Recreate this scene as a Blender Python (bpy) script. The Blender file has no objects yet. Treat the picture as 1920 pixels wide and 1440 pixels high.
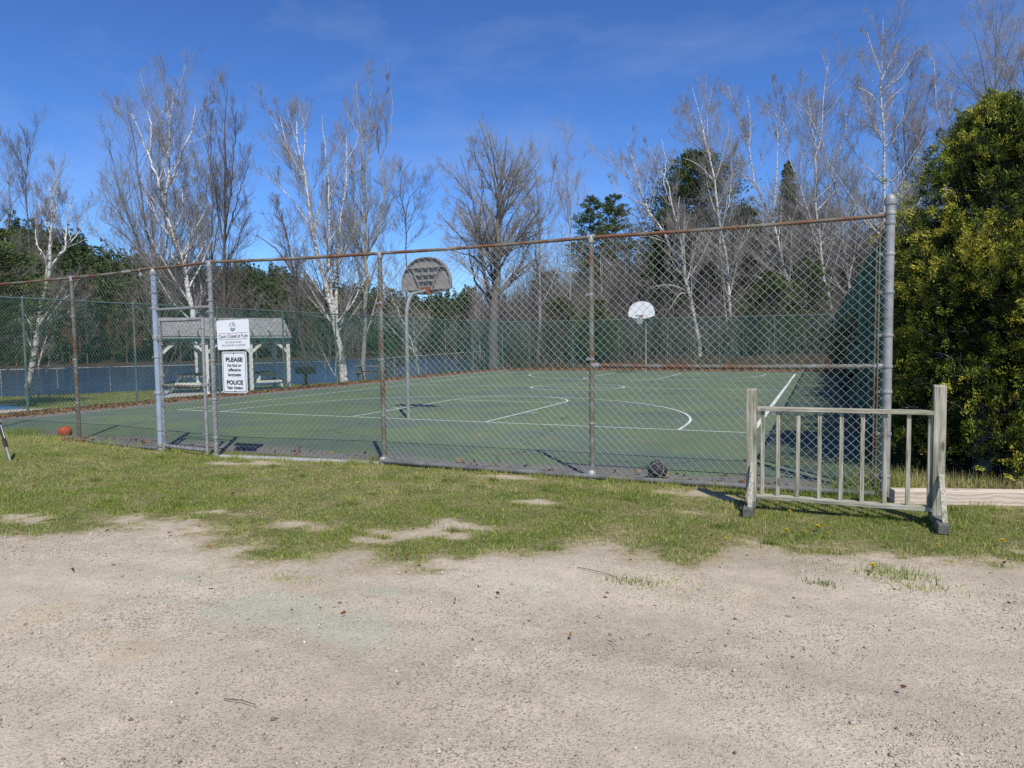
import bpy, math, random
import numpy as np
from mathutils import Vector, Matrix

random.seed(7)
rng = np.random.default_rng(7)
SC = bpy.context.scene
COL = SC.collection

# ------------------------------------------------------------------ camera, world, sun, exposure
# world axes: x = along the front fence (to the right), y = into the court, z = up; camera stands at (0, 0, 1.72)
F = 1297.75                                    # focal length in pixels of the 1920 x 1440 photograph
RC = np.array([[0.91321366, -0.01349422, 0.40725756],
               [0.40730397, 0.0596911, -0.91133992],
               [-0.01201183, 0.99812568, 0.06000698]])   # camera -> world
CAMH = 1.72
cam_d = bpy.data.cameras.new("camera"); cam = bpy.data.objects.new("camera", cam_d); COL.objects.link(cam)
cam_d.sensor_width = 36.0; cam_d.lens = F / 1920 * 36.0; cam_d.clip_start = 0.05; cam_d.clip_end = 3000
mw = Matrix([list(RC[i]) + [0] for i in range(3)] + [[0, 0, 0, 1]]); mw.translation = (0, 0, CAMH)
cam.matrix_world = mw
SC.camera = cam
SC.render.resolution_x = 1024; SC.render.resolution_y = 768

SUN = Vector((1.5, -1.87, 3.0)).normalized()   # towards the sun, from the fence-post shadows
W = bpy.data.worlds.new("World"); SC.world = W; W.use_nodes = True
nt = W.node_tree; bg = nt.nodes['Background']
sky = nt.nodes.new('ShaderNodeTexSky'); sky.sky_type = 'NISHITA'; sky.sun_disc = False
sky.sun_elevation = math.asin(SUN.z); sky.sun_rotation = math.atan2(SUN.x, SUN.y)
sky.air_density = 1.0; sky.dust_density = 0.15; sky.ozone_density = 3.5; sky.altitude = 300
gm0 = nt.nodes.new('ShaderNodeGamma'); gm0.inputs[1].default_value = 1.2; nt.links.new(sky.outputs[0], gm0.inputs[0])   # deep, saturated spring sky
mx0 = nt.nodes.new('ShaderNodeMix'); mx0.data_type = 'RGBA'; mx0.blend_type = 'MULTIPLY'; mx0.inputs[0].default_value = 1.0
nt.links.new(gm0.outputs[0], mx0.inputs[6]); mx0.inputs[7].default_value = (0.47, 0.66, 0.94, 1)
tc0 = nt.nodes.new('ShaderNodeTexCoord'); mp0 = nt.nodes.new('ShaderNodeMapping'); mp0.inputs['Scale'].default_value = (1.2, 2.6, 5.0); mp0.inputs['Rotation'].default_value = (0.0, 0.5, 0.4)
nt.links.new(tc0.outputs['Generated'], mp0.inputs[0]); cn0 = nt.nodes.new('ShaderNodeTexNoise'); cn0.inputs['Scale'].default_value = 1.6; cn0.inputs['Detail'].default_value = 7; cn0.inputs['Roughness'].default_value = 0.62
nt.links.new(mp0.outputs[0], cn0.inputs['Vector']); cr0 = nt.nodes.new('ShaderNodeValToRGB'); cr0.color_ramp.elements[0].position = 0.50; cr0.color_ramp.elements[1].position = 0.85; cr0.color_ramp.elements[1].color = (0.22, 0.22, 0.22, 1)
nt.links.new(cn0.outputs['Fac'], cr0.inputs[0]); cl0 = nt.nodes.new('ShaderNodeMix'); cl0.data_type = 'RGBA'; nt.links.new(cr0.outputs[0], cl0.inputs[0]); nt.links.new(mx0.outputs[2], cl0.inputs[6]); cl0.inputs[7].default_value = (5.2, 6.0, 7.4, 1)   # faint cirrus
nt.links.new(cl0.outputs[2], bg.inputs[0]); bg.inputs[1].default_value = 0.116
sd = bpy.data.lights.new("sun", 'SUN'); so = bpy.data.objects.new("sun", sd); COL.objects.link(so)
sd.energy = 4.8; sd.angle = math.radians(0.53); sd.color = (1.0, 0.95, 0.87)
so.rotation_euler = SUN.to_track_quat('Z', 'Y').to_euler()
SC.view_settings.view_transform = 'Standard'; SC.view_settings.look = 'None'
SC.cycles.use_denoising = False; SC.render.filter_size = 1.1
SC.view_settings.exposure = 0.0; SC.view_settings.gamma = 1.0

# ------------------------------------------------------------------ helpers: picture <-> place
def ray(px, py):
    return RC @ np.array([px - 960.0, -(py - 720.0), -F])
def gnd(px, py, z=0.0):
    d = ray(px, py); t = (z - CAMH) / d[2]; p = d * t; return np.array([p[0], p[1], z])
def onv(px, py, v):
    d = ray(px, py); p = d * (v / d[1]); return np.array([p[0], v, p[2] + CAMH])
def at(px, py, Z):
    p = ray(px, py) / F * Z; return np.array([p[0], p[1], p[2] + CAMH])
def camco(u, v):
    """forward distance and picture column of ground points"""
    X = RC[0, 0] * u + RC[1, 0] * v; Z = -(RC[0, 2] * u + RC[1, 2] * v)
    px = np.where(Z > 4, 960 + F * X / np.maximum(Z, 4), 5000.0)
    return px, Z
def sstep(a, b, x):
    t = np.clip((x - a) / (b - a), 0, 1); return t * t * (3 - 2 * t)

_perm = np.random.default_rng(3).random((256, 256))
def vnoise(x, y):
    x = np.asarray(x, float); y = np.asarray(y, float)
    xi = np.floor(x).astype(int); yi = np.floor(y).astype(int); fx = x - xi; fy = y - yi
    fx = fx * fx * (3 - 2 * fx); fy = fy * fy * (3 - 2 * fy)
    g = lambda a, b: _perm[a & 255, b & 255]
    return (g(xi, yi) * (1 - fx) + g(xi + 1, yi) * fx) * (1 - fy) + (g(xi, yi + 1) * (1 - fx) + g(xi + 1, yi + 1) * fx) * fy
def fbm(x, y, o=4):
    s = 0; a = 0.5
    for k in range(o):
        s = s + a * vnoise(x * 2 ** k + 17 * k, y * 2 ** k + 31 * k); a *= 0.5
    return s / (1 - 0.5 ** o)

# ------------------------------------------------------------------ helpers: meshes
def np_mesh(name, V, faces, tint=None, smooth=False):
    """faces: list of int arrays (n, k)"""
    me = bpy.data.meshes.new(name)
    V = np.ascontiguousarray(V, dtype=np.float32)
    me.vertices.add(len(V)); me.vertices.foreach_set('co', V.ravel())
    faces = [np.asarray(f, dtype=np.int32) for f in faces if len(f)]
    nl = sum(f.size for f in faces); npoly = sum(len(f) for f in faces)
    me.loops.add(nl); me.polygons.add(npoly)
    me.loops.foreach_set('vertex_index', np.concatenate([f.ravel() for f in faces]))
    tot = np.concatenate([np.full(len(f), f.shape[1], np.int32) for f in faces])
    st = np.zeros(npoly, np.int32); st[1:] = np.cumsum(tot)[:-1]
    me.polygons.foreach_set('loop_start', st)
    try: me.polygons.foreach_set('loop_total', tot)
    except Exception: pass
    if smooth: me.polygons.foreach_set('use_smooth', np.ones(npoly, bool))
    if tint is not None:
        a = me.attributes.new('tint', 'FLOAT', 'POINT'); a.data.foreach_set('value', np.asarray(tint, np.float32))
    me.update(calc_edges=True); me.validate()
    return me
def link(name, me, mat=None, parent=None):
    o = bpy.data.objects.new(name, me); COL.objects.link(o)
    if mat is not None and me is not None and not me.materials: me.materials.append(mat)
    if parent is not None: o.parent = parent
    return o
def tag(o, label=None, cat=None, group=None, kind=None):
    if label: o['label'] = label
    if cat: o['category'] = cat
    if group: o['group'] = group
    if kind: o['kind'] = kind
    return o
def thing(name, label, cat, loc=(0, 0, 0), rz=0.0, group=None):
    o = bpy.data.objects.new(name, None); COL.objects.link(o); o.empty_display_size = 0.2
    o.location = loc; o.rotation_euler = (0, 0, rz)
    return tag(o, label, cat, group)
def copy_thing(root, loc, rz, scale, label=None):
    r = root.copy(); COL.objects.link(r); r.location = loc; r.rotation_euler = (0, 0, rz); r.scale = scale
    if label: r['label'] = label
    for ch in list(root.children):
        c = ch.copy(); COL.objects.link(c); c.parent = r
        for g in ch.children:
            d = g.copy(); COL.objects.link(d); d.parent = c
    return r

class G:
    """collects simple solids; build() links them as ONE mesh"""
    def __init__(s): s.V = []; s.F = []
    def add(s, V, Fc):
        b = len(s.V); s.V += [tuple(map(float, v)) for v in V]; s.F += [tuple(b + i for i in f) for f in Fc]; return s
    def hexa(s, P):   # 8 points: bottom ring, top ring
        return s.add(P, [(3, 2, 1, 0), (4, 5, 6, 7), (0, 1, 5, 4), (1, 2, 6, 5), (2, 3, 7, 6), (3, 0, 4, 7)])
    def box(s, c, size, rz=0.0, R=None):
        h = np.array(size) / 2.0
        P = np.array([(-1, -1, -1), (1, -1, -1), (1, 1, -1), (-1, 1, -1), (-1, -1, 1), (1, -1, 1), (1, 1, 1), (-1, 1, 1)]) * h
        if R is None:
            ca, sa = math.cos(rz), math.sin(rz); R = np.array([[ca, -sa, 0], [sa, ca, 0], [0, 0, 1]])
        return s.hexa(P @ np.asarray(R).T + np.array(c))
    def bar(s, a, b, w, h, up=(0, 0, 1), roll=0.0):
        a = np.array(a, float); b = np.array(b, float); d = b - a; L = np.linalg.norm(d); d /= L
        up = np.array(up, float)
        if abs(d @ up) > 0.98: up = np.array([0, 1.0, 0])
        x = np.cross(d, up); x /= np.linalg.norm(x); y = np.cross(x, d)
        if roll:
            x, y = x * math.cos(roll) + y * math.sin(roll), y * math.cos(roll) - x * math.sin(roll)
        P = [a + x * sx * w / 2 + y * sy * h / 2 for sx, sy in ((-1, -1), (1, -1), (1, 1), (-1, 1))]
        return s.hexa(P + [p + d * L for p in P])
    def tube(s, pts, r, n=10, cap=True):
        pts = [np.array(p, float) for p in pts]; N = len(pts)
        rr = r if hasattr(r, '__len__') else [r] * N
        V = []; prev = None
        for i, p in enumerate(pts):
            d = pts[min(i + 1, N - 1)] - pts[max(i - 1, 0)]; d /= np.linalg.norm(d) + 1e-12
            if prev is None:
                ref = np.array([0, 0, 1.0]) if abs(d[2]) < 0.9 else np.array([1.0, 0, 0])
                x = np.cross(d, ref)
            else: x = prev - d * (prev @ d)
            x /= np.linalg.norm(x); y = np.cross(d, x); prev = x
            for k in range(n):
                a = 2 * math.pi * k / n; V.append(p + (x * math.cos(a) + y * math.sin(a)) * rr[i])
        Fc = []
        for i in range(N - 1):
            for k in range(n):
                Fc.append((i * n + k, i * n + (k + 1) % n, (i + 1) * n + (k + 1) % n, (i + 1) * n + k))
        if cap: Fc.append(tuple(range(n - 1, -1, -1))); Fc.append(tuple(range((N - 1) * n, N * n)))
        return s.add(V, Fc)
    def lathe(s, prof, c=(0, 0, 0), n=16):
        V = []
        for r, z in prof:
            for k in range(n):
                a = 2 * math.pi * k / n; V.append((c[0] + r * math.cos(a), c[1] + r * math.sin(a), c[2] + z))
        Fc = []
        for i in range(len(prof) - 1):
            for k in range(n):
                Fc.append((i * n + k, i * n + (k + 1) % n, (i + 1) * n + (k + 1) % n, (i + 1) * n + k))
        Fc.append(tuple(range(n - 1, -1, -1))); m = (len(prof) - 1) * n; Fc.append(tuple(range(m, m + n)))
        return s.add(V, Fc)
    def prism(s, poly, y0, y1):   # polygon in x-z, extruded along y
        n = len(poly); V = [(x, y0, z) for x, z in poly] + [(x, y1, z) for x, z in poly]
        Fc = [tuple(range(n)), tuple(range(2 * n - 1, n - 1, -1))] + [(i + n, (i + 1) % n + n, (i + 1) % n, i) for i in range(n)]
        return s.add(V, Fc)
    def torus(s, c, R, r, n=28, m=8):
        V = []; Fc = []
        for i in range(n):
            a = 2 * math.pi * i / n
            for j in range(m):
                b = 2 * math.pi * j / m; q = R + r * math.cos(b)
                V.append((c[0] + q * math.cos(a), c[1] + q * math.sin(a), c[2] + r * math.sin(b)))
        for i in range(n):
            for j in range(m):
                Fc.append((i * m + j, ((i + 1) % n) * m + j, ((i + 1) % n) * m + (j + 1) % m, i * m + (j + 1) % m))
        return s.add(V, Fc)
    def ball(s, c, r, n=24, m=14):
        V = []; Fc = []
        for i in range(m + 1):
            t = math.pi * i / m
            for j in range(n):
                a = 2 * math.pi * j / n
                V.append((c[0] + r * math.sin(t) * math.cos(a), c[1] + r * math.sin(t) * math.sin(a), c[2] + r * math.cos(t)))
        for i in range(m):
            for j in range(n):
                Fc.append((i * n + j, (i + 1) * n + j, (i + 1) * n + (j + 1) % n, i * n + (j + 1) % n))
        return s.add(V, Fc)
    def build(s, name, mat, parent=None, smooth=False, bevel=0.0, off=(0, 0, 0)):
        me = bpy.data.meshes.new(name)
        V = [(v[0] - off[0], v[1] - off[1], v[2] - off[2]) for v in s.V]
        me.from_pydata(V, [], s.F); me.update(); me.validate()
        if smooth:
            me.polygons.foreach_set('use_smooth', np.ones(len(me.polygons), bool))
            try: me.set_sharp_from_angle(angle=math.radians(40))
            except Exception: pass
        o = link(name, me, mat, parent)
        if bevel > 0:
            b = o.modifiers.new('bevel', 'BEVEL'); b.width = bevel; b.segments = 2; b.limit_method = 'ANGLE'
        return o

def chains_mesh(P, R, sides=3):
    """P (N, n, 3) polylines, R (N, n) radii -> verts, quads"""
    N, n, _ = P.shape
    d = P[:, -1] - P[:, 0]; d /= np.linalg.norm(d, axis=1, keepdims=True) + 1e-9
    ref = np.where(np.abs(d[:, 2:3]) < 0.9, np.array([[0, 0, 1.0]]), np.array([[1.0, 0, 0]]))
    x = np.cross(d, ref); x /= np.linalg.norm(x, axis=1, keepdims=True) + 1e-9; y = np.cross(d, x)
    ang = 2 * np.pi * np.arange(sides) / sides
    ring = x[:, None, :] * np.cos(ang)[None, :, None] + y[:, None, :] * np.sin(ang)[None, :, None]
    V = P[:, :, None, :] + R[:, :, None, None] * ring[:, None, :, :]
    idx = np.arange(N * n * sides).reshape(N, n, sides); nx = np.roll(idx, -1, axis=2)
    Q = np.stack([idx[:, :-1], nx[:, :-1], nx[:, 1:], idx[:, 1:]], axis=-1).reshape(-1, 4)
    return V.reshape(-1, 3), Q
def join(parts):
    V = []; Q = []; b = 0
    for v, q in parts:
        V.append(v); Q.append(q + b); b += len(v)
    return np.concatenate(V), np.concatenate(Q)

# ------------------------------------------------------------------ materials
def new_mat(name, rough=0.8, spec=0.3):
    m = bpy.data.materials.new(name); m.use_nodes = True
    b = m.node_tree.nodes['Principled BSDF']; b.inputs['Roughness'].default_value = rough
    b.inputs['Specular IOR Level'].default_value = spec
    return m, m.node_tree, b
def nd(t, typ, **kw):
    n = t.nodes.new(typ)
    for k, v in kw.items(): setattr(n, k, v)
    return n
def noise(t, vec, scale, detail=4, rough=0.55):
    n = nd(t, 'ShaderNodeTexNoise'); n.inputs['Scale'].default_value = scale; n.inputs['Detail'].default_value = detail
    n.inputs['Roughness'].default_value = rough; t.links.new(vec, n.inputs['Vector']); return n.outputs['Fac']
def ramp(t, fac, stops):
    r = nd(t, 'ShaderNodeValToRGB'); el = r.color_ramp.elements
    while len(el) < len(stops): el.new(0.5)
    for e, (p, c) in zip(el, stops):
        e.position = p; e.color = (c[0], c[1], c[2], 1) if hasattr(c, '__len__') else (c, c, c, 1)
    t.links.new(fac, r.inputs[0]); return r.outputs[0]
def mix(t, fac, a, b, mode='MIX'):
    m = nd(t, 'ShaderNodeMix', data_type='RGBA', blend_type=mode)
    for sock, val in ((m.inputs[0], fac), (m.inputs[6], a), (m.inputs[7], b)):
        if isinstance(val, (int, float)): sock.default_value = val
        elif hasattr(val, '__len__'): sock.default_value = (val[0], val[1], val[2], 1)
        else: t.links.new(val, sock)
    return m.outputs[2]
def math_(t, op, a, b=0.0, clamp=False):
    m = nd(t, 'ShaderNodeMath', operation=op, use_clamp=clamp)
    for sock, val in ((m.inputs[0], a), (m.inputs[1], b)):
        if isinstance(val, (int, float)): sock.default_value = val
        else: t.links.new(val, sock)
    return m.outputs[0]
def coords(t, kind='pos', scale=None):
    if kind == 'pos': o = nd(t, 'ShaderNodeNewGeometry').outputs['Position']
    else: o = nd(t, 'ShaderNodeTexCoord').outputs['Object']
    if scale is not None:
        mp = nd(t, 'ShaderNodeMapping'); mp.inputs['Scale'].default_value = scale; t.links.new(o, mp.inputs[0]); o = mp.outputs[0]
    return o
def bump(t, b, h, strength=0.3, dist=0.01):
    n = nd(t, 'ShaderNodeBump'); n.inputs['Strength'].default_value = strength; n.inputs['Distance'].default_value = dist
    t.links.new(h, n.inputs['Height']); t.links.new(n.outputs[0], b.inputs['Normal'])
def simple(name, stops, scale=8, rough=0.7, stretch=None, detail=5, bmp=0.0, bdist=0.005, kind='pos', metal=0.0, spec=0.3, nrough=0.6):
    m, t, b = new_mat(name, rough, spec)
    v = coords(t, kind, stretch); f = noise(t, v, scale, detail, nrough)
    t.links.new(ramp(t, f, stops), b.inputs['Base Color']); b.inputs['Metallic'].default_value = metal
    if bmp: bump(t, b, f, bmp, bdist)
    return m
def tinted(name, stops, rough=0.7, trans=0.0, var=None):
    m, t, b = new_mat(name, rough, 0.25)
    a = nd(t, 'ShaderNodeAttribute', attribute_name='tint')
    c = ramp(t, a.outputs['Fac'], stops)
    t.links.new(c, b.inputs['Base Color'])
    if trans:
        tr = nd(t, 'ShaderNodeBsdfTranslucent'); t.links.new(c, tr.inputs[0])
        ms = nd(t, 'ShaderNodeMixShader'); ms.inputs[0].default_value = trans
        out = [n for n in t.nodes if n.type == 'OUTPUT_MATERIAL'][0]
        t.links.new(b.outputs[0], ms.inputs[1]); t.links.new(tr.outputs[0], ms.inputs[2]); t.links.new(ms.outputs[0], out.inputs[0])
    return m

M = {}
M['galv'] = simple('galvanised_steel', [(0.3, (0.23, 0.23, 0.215)), (0.55, (0.34, 0.335, 0.315)), (0.75, (0.41, 0.40, 0.38))], 9, 0.5, bmp=0.1, metal=0.25)
M['galv_blue'] = simple('blue_grey_painted_steel', [(0.3, (0.25, 0.31, 0.38)), (0.7, (0.36, 0.43, 0.50))], 7, 0.5, metal=0.1)
def rusty(name, lo, a, hi):
    """steel pipe: galvanised, lichen and rust in patches"""
    m, t, b = new_mat(name, 0.7, 0.3)
    v = coords(t); f = noise(t, v, 3.2, 6, 0.65); f2 = noise(t, v, 45, 3)
    c = ramp(t, f, [(lo, (0.27, 0.28, 0.25)), (a, (0.19, 0.17, 0.12)), (hi, (0.20, 0.085, 0.04))])
    t.links.new(mix(t, 0.45, c, ramp(t, f2, [(0.3, 0.25), (0.7, 0.9)]), 'MULTIPLY'), b.inputs['Base Color'])
    bump(t, b, f2, 0.25, 0.003); return m
M['rust_rail'] = rusty('rusty_steel_rail', 0.3, 0.44, 0.56)
M['rust_post'] = rusty('weathered_steel_post', 0.38, 0.50, 0.62)
M['pipe_dark'] = simple('dull_grey_pipe', [(0.3, (0.08, 0.08, 0.075)), (0.6, (0.165, 0.165, 0.155)), (0.8, (0.26, 0.26, 0.24))], 6, 0.6, bmp=0.1)
M['dim_wire'] = simple('dim_galvanised_wire', [(0.35, (0.075, 0.075, 0.07)), (0.65, (0.15, 0.15, 0.14))], 2.0, 0.6, metal=0.1, spec=0.3)  # darker galvanised wire: the left bays' sun-angle dimness painted into its colour
M['mesh_wire'] = simple('galvanised_wire', [(0.35, (0.25, 0.26, 0.245)), (0.65, (0.44, 0.45, 0.43))], 2.0, 0.5, metal=0.15, spec=0.5)
M['green_wire'] = simple('green_coated_wire', [(0.35, (0.015, 0.085, 0.055)), (0.65, (0.03, 0.15, 0.10))], 0.6, 0.5)
M['green_post'] = simple('green_coated_post', [(0.35, (0.06, 0.12, 0.095)), (0.65, (0.12, 0.18, 0.15))], 3, 0.5)
M['white_paint'] = simple('white_sign_paint', [(0.3, (0.70, 0.71, 0.70)), (0.7, (0.78, 0.78, 0.77))], 6, 0.5)
M['ink'] = simple('black_sign_ink', [(0.3, (0.02, 0.02, 0.02)), (0.7, (0.05, 0.05, 0.05))], 20, 0.6)
M['grey_ink'] = simple('grey_sign_ink', [(0.3, (0.2, 0.2, 0.2)), (0.7, (0.32, 0.32, 0.32))], 20, 0.6)
M['green_ink'] = simple('dark_green_ink', [(0.3, (0.015, 0.11, 0.07)), (0.7, (0.03, 0.17, 0.11))], 20, 0.6)
M['hoop_grey'] = simple('weathered_grey_board', [(0.3, (0.20, 0.185, 0.16)), (0.7, (0.29, 0.27, 0.24))], 5, 0.7, bmp=0.1)
M['hoop_white'] = simple('white_board_paint', [(0.3, (0.74, 0.73, 0.70)), (0.7, (0.82, 0.82, 0.80))], 5, 0.5)
M['pole_grey'] = simple('pale_green_grey_pole', [(0.3, (0.17, 0.19, 0.17)), (0.7, (0.27, 0.295, 0.26))], 4, 0.55, bmp=0.08)
M['rim'] = simple('rusty_orange_rim', [(0.3, (0.16, 0.04, 0.02)), (0.7, (0.3, 0.09, 0.04))], 20, 0.6)
M['net'] = simple('white_net_cord', [(0.3, (0.6, 0.6, 0.58)), (0.7, (0.75, 0.75, 0.72))], 30, 0.9)
def wood(name, stops, axis, sc=1.0):
    st = {'z': (22, 22, 1.2), 'x': (1.2, 22, 22), 'y': (22, 1.2, 22)}[axis]
    m, t, b = new_mat(name, 0.85, 0.15)
    v = coords(t, 'pos', tuple(sc * q for q in st)); f = noise(t, v, 2.5, 7, 0.65); f2 = noise(t, coords(t), 5, 3)
    kv = nd(t, 'ShaderNodeTexVoronoi'); kv.inputs['Scale'].default_value = 1.0; t.links.new(coords(t, 'pos', {'z': (9, 9, 2.6), 'x': (2.6, 9, 9), 'y': (9, 2.6, 9)}[axis]), kv.inputs['Vector'])
    cb_ = mix(t, ramp(t, kv.outputs['Distance'], [(0.08, 0.75), (0.16, 0.0)]), ramp(t, f, stops), (0.075, 0.055, 0.035))
    c = mix(t, 0.6, cb_, ramp(t, f2, [(0.35, (0.62, 0.68, 0.52)), (0.65, (1, 0.98, 0.95))]), 'MULTIPLY')
    t.links.new(c, b.inputs['Base Color']); bump(t, b, f, 0.5, 0.006); return m
grey_w = [(0.32, (0.11, 0.10, 0.075)), (0.46, (0.36, 0.33, 0.26)), (0.56, (0.46, 0.43, 0.35)), (0.70, (0.60, 0.57, 0.48))]
M['wood_z'] = wood('weathered_wood_upright', grey_w, 'z')
M['wood_x'] = wood('weathered_wood_rail', grey_w, 'x')
M['foot'] = wood('dark_weathered_wood', [(0.3, (0.06, 0.06, 0.055)), (0.55, (0.17, 0.17, 0.155)), (0.75, (0.27, 0.26, 0.23))], 'y')
def timber_mat():
    m, t, b = new_mat('pale_grained_timber', 0.85, 0.15)
    v = coords(t, 'obj', (0.35, 1.0, 1.0)); w = nd(t, 'ShaderNodeTexWave', wave_type='BANDS', bands_direction='Z'); w.inputs['Scale'].default_value = 7; w.inputs['Distortion'].default_value = 9; w.inputs['Detail'].default_value = 2; w.inputs['Detail Scale'].default_value = 1.1
    t.links.new(v, w.inputs['Vector']); f = noise(t, coords(t, 'obj', (1.5, 30, 30)), 3, 5)
    c = ramp(t, w.outputs['Fac'], [(0.0, (0.46, 0.37, 0.275)), (0.10, (0.53, 0.435, 0.33)), (0.3, (0.60, 0.50, 0.385)), (1.0, (0.66, 0.56, 0.44))])
    t.links.new(mix(t, 0.5, c, ramp(t, f, [(0.3, 0.7), (0.7, 1.05)]), 'MULTIPLY'), b.inputs['Base Color']); return m
M['timber'] = timber_mat()
M['unused_timber'] = wood('pale_grained_timber', [(0.30, (0.22, 0.15, 0.10)), (0.42, (0.50, 0.40, 0.29)), (0.72, (0.58, 0.48, 0.36))], 'x', 0.55)
M['white_wood'] = simple('white_painted_wood', [(0.3, (0.50, 0.50, 0.42)), (0.6, (0.72, 0.72, 0.62)), (0.8, (0.78, 0.78, 0.70))], 6, 0.7, stretch=(4, 4, 0.8))
M['dark_wood'] = simple('dark_wood_boards', [(0.3, (0.05, 0.04, 0.035)), (0.7, (0.12, 0.10, 0.085))], 5, 0.8)
M['fascia'] = simple('dark_green_trim', [(0.3, (0.012, 0.04, 0.033)), (0.7, (0.02, 0.07, 0.055))], 5, 0.7)
M['concrete'] = simple('pale_concrete', [(0.3, (0.34, 0.33, 0.31)), (0.7, (0.46, 0.45, 0.42))], 3, 0.85)
M['black_iron'] = simple('black_iron', [(0.3, (0.015, 0.015, 0.016)), (0.7, (0.05, 0.045, 0.04))], 8, 0.6)
M['white_line'] = simple('worn_white_court_paint', [(0.30, (0.34, 0.40, 0.36)), (0.42, (0.60, 0.66, 0.60)), (0.7, (0.68, 0.72, 0.66))], 5, 0.7)
M['grey_bark'] = simple('grey_brown_bark', [(0.3, (0.085, 0.075, 0.062)), (0.7, (0.20, 0.18, 0.155))], 5, 0.9, stretch=(3, 3, 0.8), bmp=0.5, bdist=0.02)
M['dark_bark'] = simple('dark_bark', [(0.3, (0.055, 0.045, 0.04)), (0.7, (0.125, 0.11, 0.095))], 5, 0.9, stretch=(3, 3, 0.8), bmp=0.5, bdist=0.02)
M['pale_bark'] = simple('pale_grey_bark', [(0.3, (0.22, 0.21, 0.18)), (0.7, (0.40, 0.385, 0.34))], 5, 0.9, stretch=(3, 3, 0.8), bmp=0.3, bdist=0.01)
M['birch'] = simple('white_birch_bark', [(0.355, (0.05, 0.045, 0.04)), (0.42, (0.36, 0.335, 0.29)), (0.52, (0.58, 0.55, 0.49)), (0.75, (0.70, 0.68, 0.63))], 1.6, 0.75, stretch=(2.2, 2.2, 5.0), detail=6)
M['twig_red'] = simple('reddish_grey_twigs', [(0.3, (0.20, 0.18, 0.155)), (0.7, (0.36, 0.33, 0.285))], 0.5, 0.85)
M['twig_grey'] = simple('grey_twigs', [(0.3, (0.24, 0.215, 0.175)), (0.7, (0.42, 0.38, 0.32))], 0.5, 0.85)
M['twig_dark'] = simple('dark_twigs', [(0.3, (0.14, 0.115, 0.095)), (0.7, (0.27, 0.23, 0.19))], 0.5, 0.85)
M['brush'] = simple('dead_brush', [(0.3, (0.10, 0.088, 0.07)), (0.7, (0.24, 0.215, 0.18))], 0.4, 0.9)
M['needles'] = tinted('pine_needles', [(0.0, (0.018, 0.040, 0.012)), (0.5, (0.075, 0.115, 0.028)), (1.0, (0.19, 0.215, 0.055))], 0.7, 0.15)
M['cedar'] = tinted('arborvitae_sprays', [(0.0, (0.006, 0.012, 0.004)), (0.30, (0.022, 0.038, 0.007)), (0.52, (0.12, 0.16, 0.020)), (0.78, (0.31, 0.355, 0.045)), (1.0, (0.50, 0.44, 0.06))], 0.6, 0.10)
M['shrub'] = tinted('evergreen_leaves', [(0.0, (0.012, 0.032, 0.012)), (0.5, (0.03, 0.07, 0.02)), (1.0, (0.08, 0.12, 0.03))], 0.6, 0.2)
M['far_trees'] = tinted('distant_wood', [(0.0, (0.020, 0.036, 0.014)), (0.25, (0.055, 0.085, 0.026)), (0.45, (0.11, 0.14, 0.045)), (0.55, (0.10, 0.088, 0.072)), (0.8, (0.20, 0.175, 0.15)), (0.9, (0.17, 0.09, 0.055)), (1.0, (0.22, 0.125, 0.075))], 0.85)
M['leaf_litter'] = tinted('fallen_brown_leaves', [(0.0, (0.10, 0.045, 0.022)), (0.5, (0.24, 0.115, 0.05)), (1.0, (0.38, 0.22, 0.11))], 0.75, 0.15)
M['grass'] = tinted('lawn_grass', [(0.0, (0.065, 0.120, 0.014)), (0.36, (0.23, 0.31, 0.046)), (0.62, (0.44, 0.47, 0.11)), (0.85, (0.50, 0.42, 0.19)), (1.0, (0.62, 0.53, 0.31))], 0.65, 0.3)
M['pebble'] = tinted('loose_gravel', [(0.0, (0.08, 0.07, 0.06)), (0.25, (0.26, 0.225, 0.18)), (0.7, (0.46, 0.395, 0.31)), (0.95, (0.62, 0.56, 0.47)), (1.0, (0.72, 0.68, 0.6))], 0.85)

# ------------------------------------------------------------------ terrain
LA, LB = np.array([-31.4, 19.8]), np.array([-19.3, 39.0])      # the low fence along the lake
LD = (LB - LA) / np.linalg.norm(LB - LA); LN = np.array([-LD[1], LD[0]])
LAKE_Z = -0.85
PXS = [-900, 0, 150, 300, 500, 640, 780, 860, 905]
ZS = [80, 88, 93, 100, 115, 126, 150, 120, 60]
PXH = [-900, 0, 100, 200, 300, 400, 500, 560, 600, 640, 700, 760, 900, 1000]
HH = [18, 21, 19, 13, 12, 13, 17, 16, 11, 11, 9, 8, 7, 5]
ZR = [170, 180, 180, 180, 190, 220, 250, 250, 250, 250, 250, 250, 250, 200]
def terrain(u, v):
    u = np.asarray(u, float); v = np.asarray(v, float)
    px, Z = camco(u, v)
    z = -0.40 * sstep(-18.3, -25, u) * sstep(4, 12, v)
    s = (u - LA[0]) * LN[0] + (v - LA[1]) * LN[1]
    inl = sstep(0.6, 3.0, s) * sstep(908, 880, px) * (Z > 4)
    zs = np.interp(px, PXS, ZS); zr = np.interp(px, PXH, ZR); hh = np.interp(px, PXH, HH)
    far = LAKE_Z - 1.0 + 1.25 * sstep(-4, 2, Z - zs) + (hh + 1) * sstep(0, 1, np.clip((Z - zs) / np.maximum(zr - zs, 10), 0, 1))
    z = z * (1 - inl) + far * inl
    wood = sstep(885, 935, px) * (Z > 4) * sstep(41.6, 50, v)
    z = z + wood * (0.4 + np.clip(Z - 50, 0, 70) * 0.05 + 0.5 * fbm(u * 0.15, v * 0.15, 3))
    return z

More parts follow.
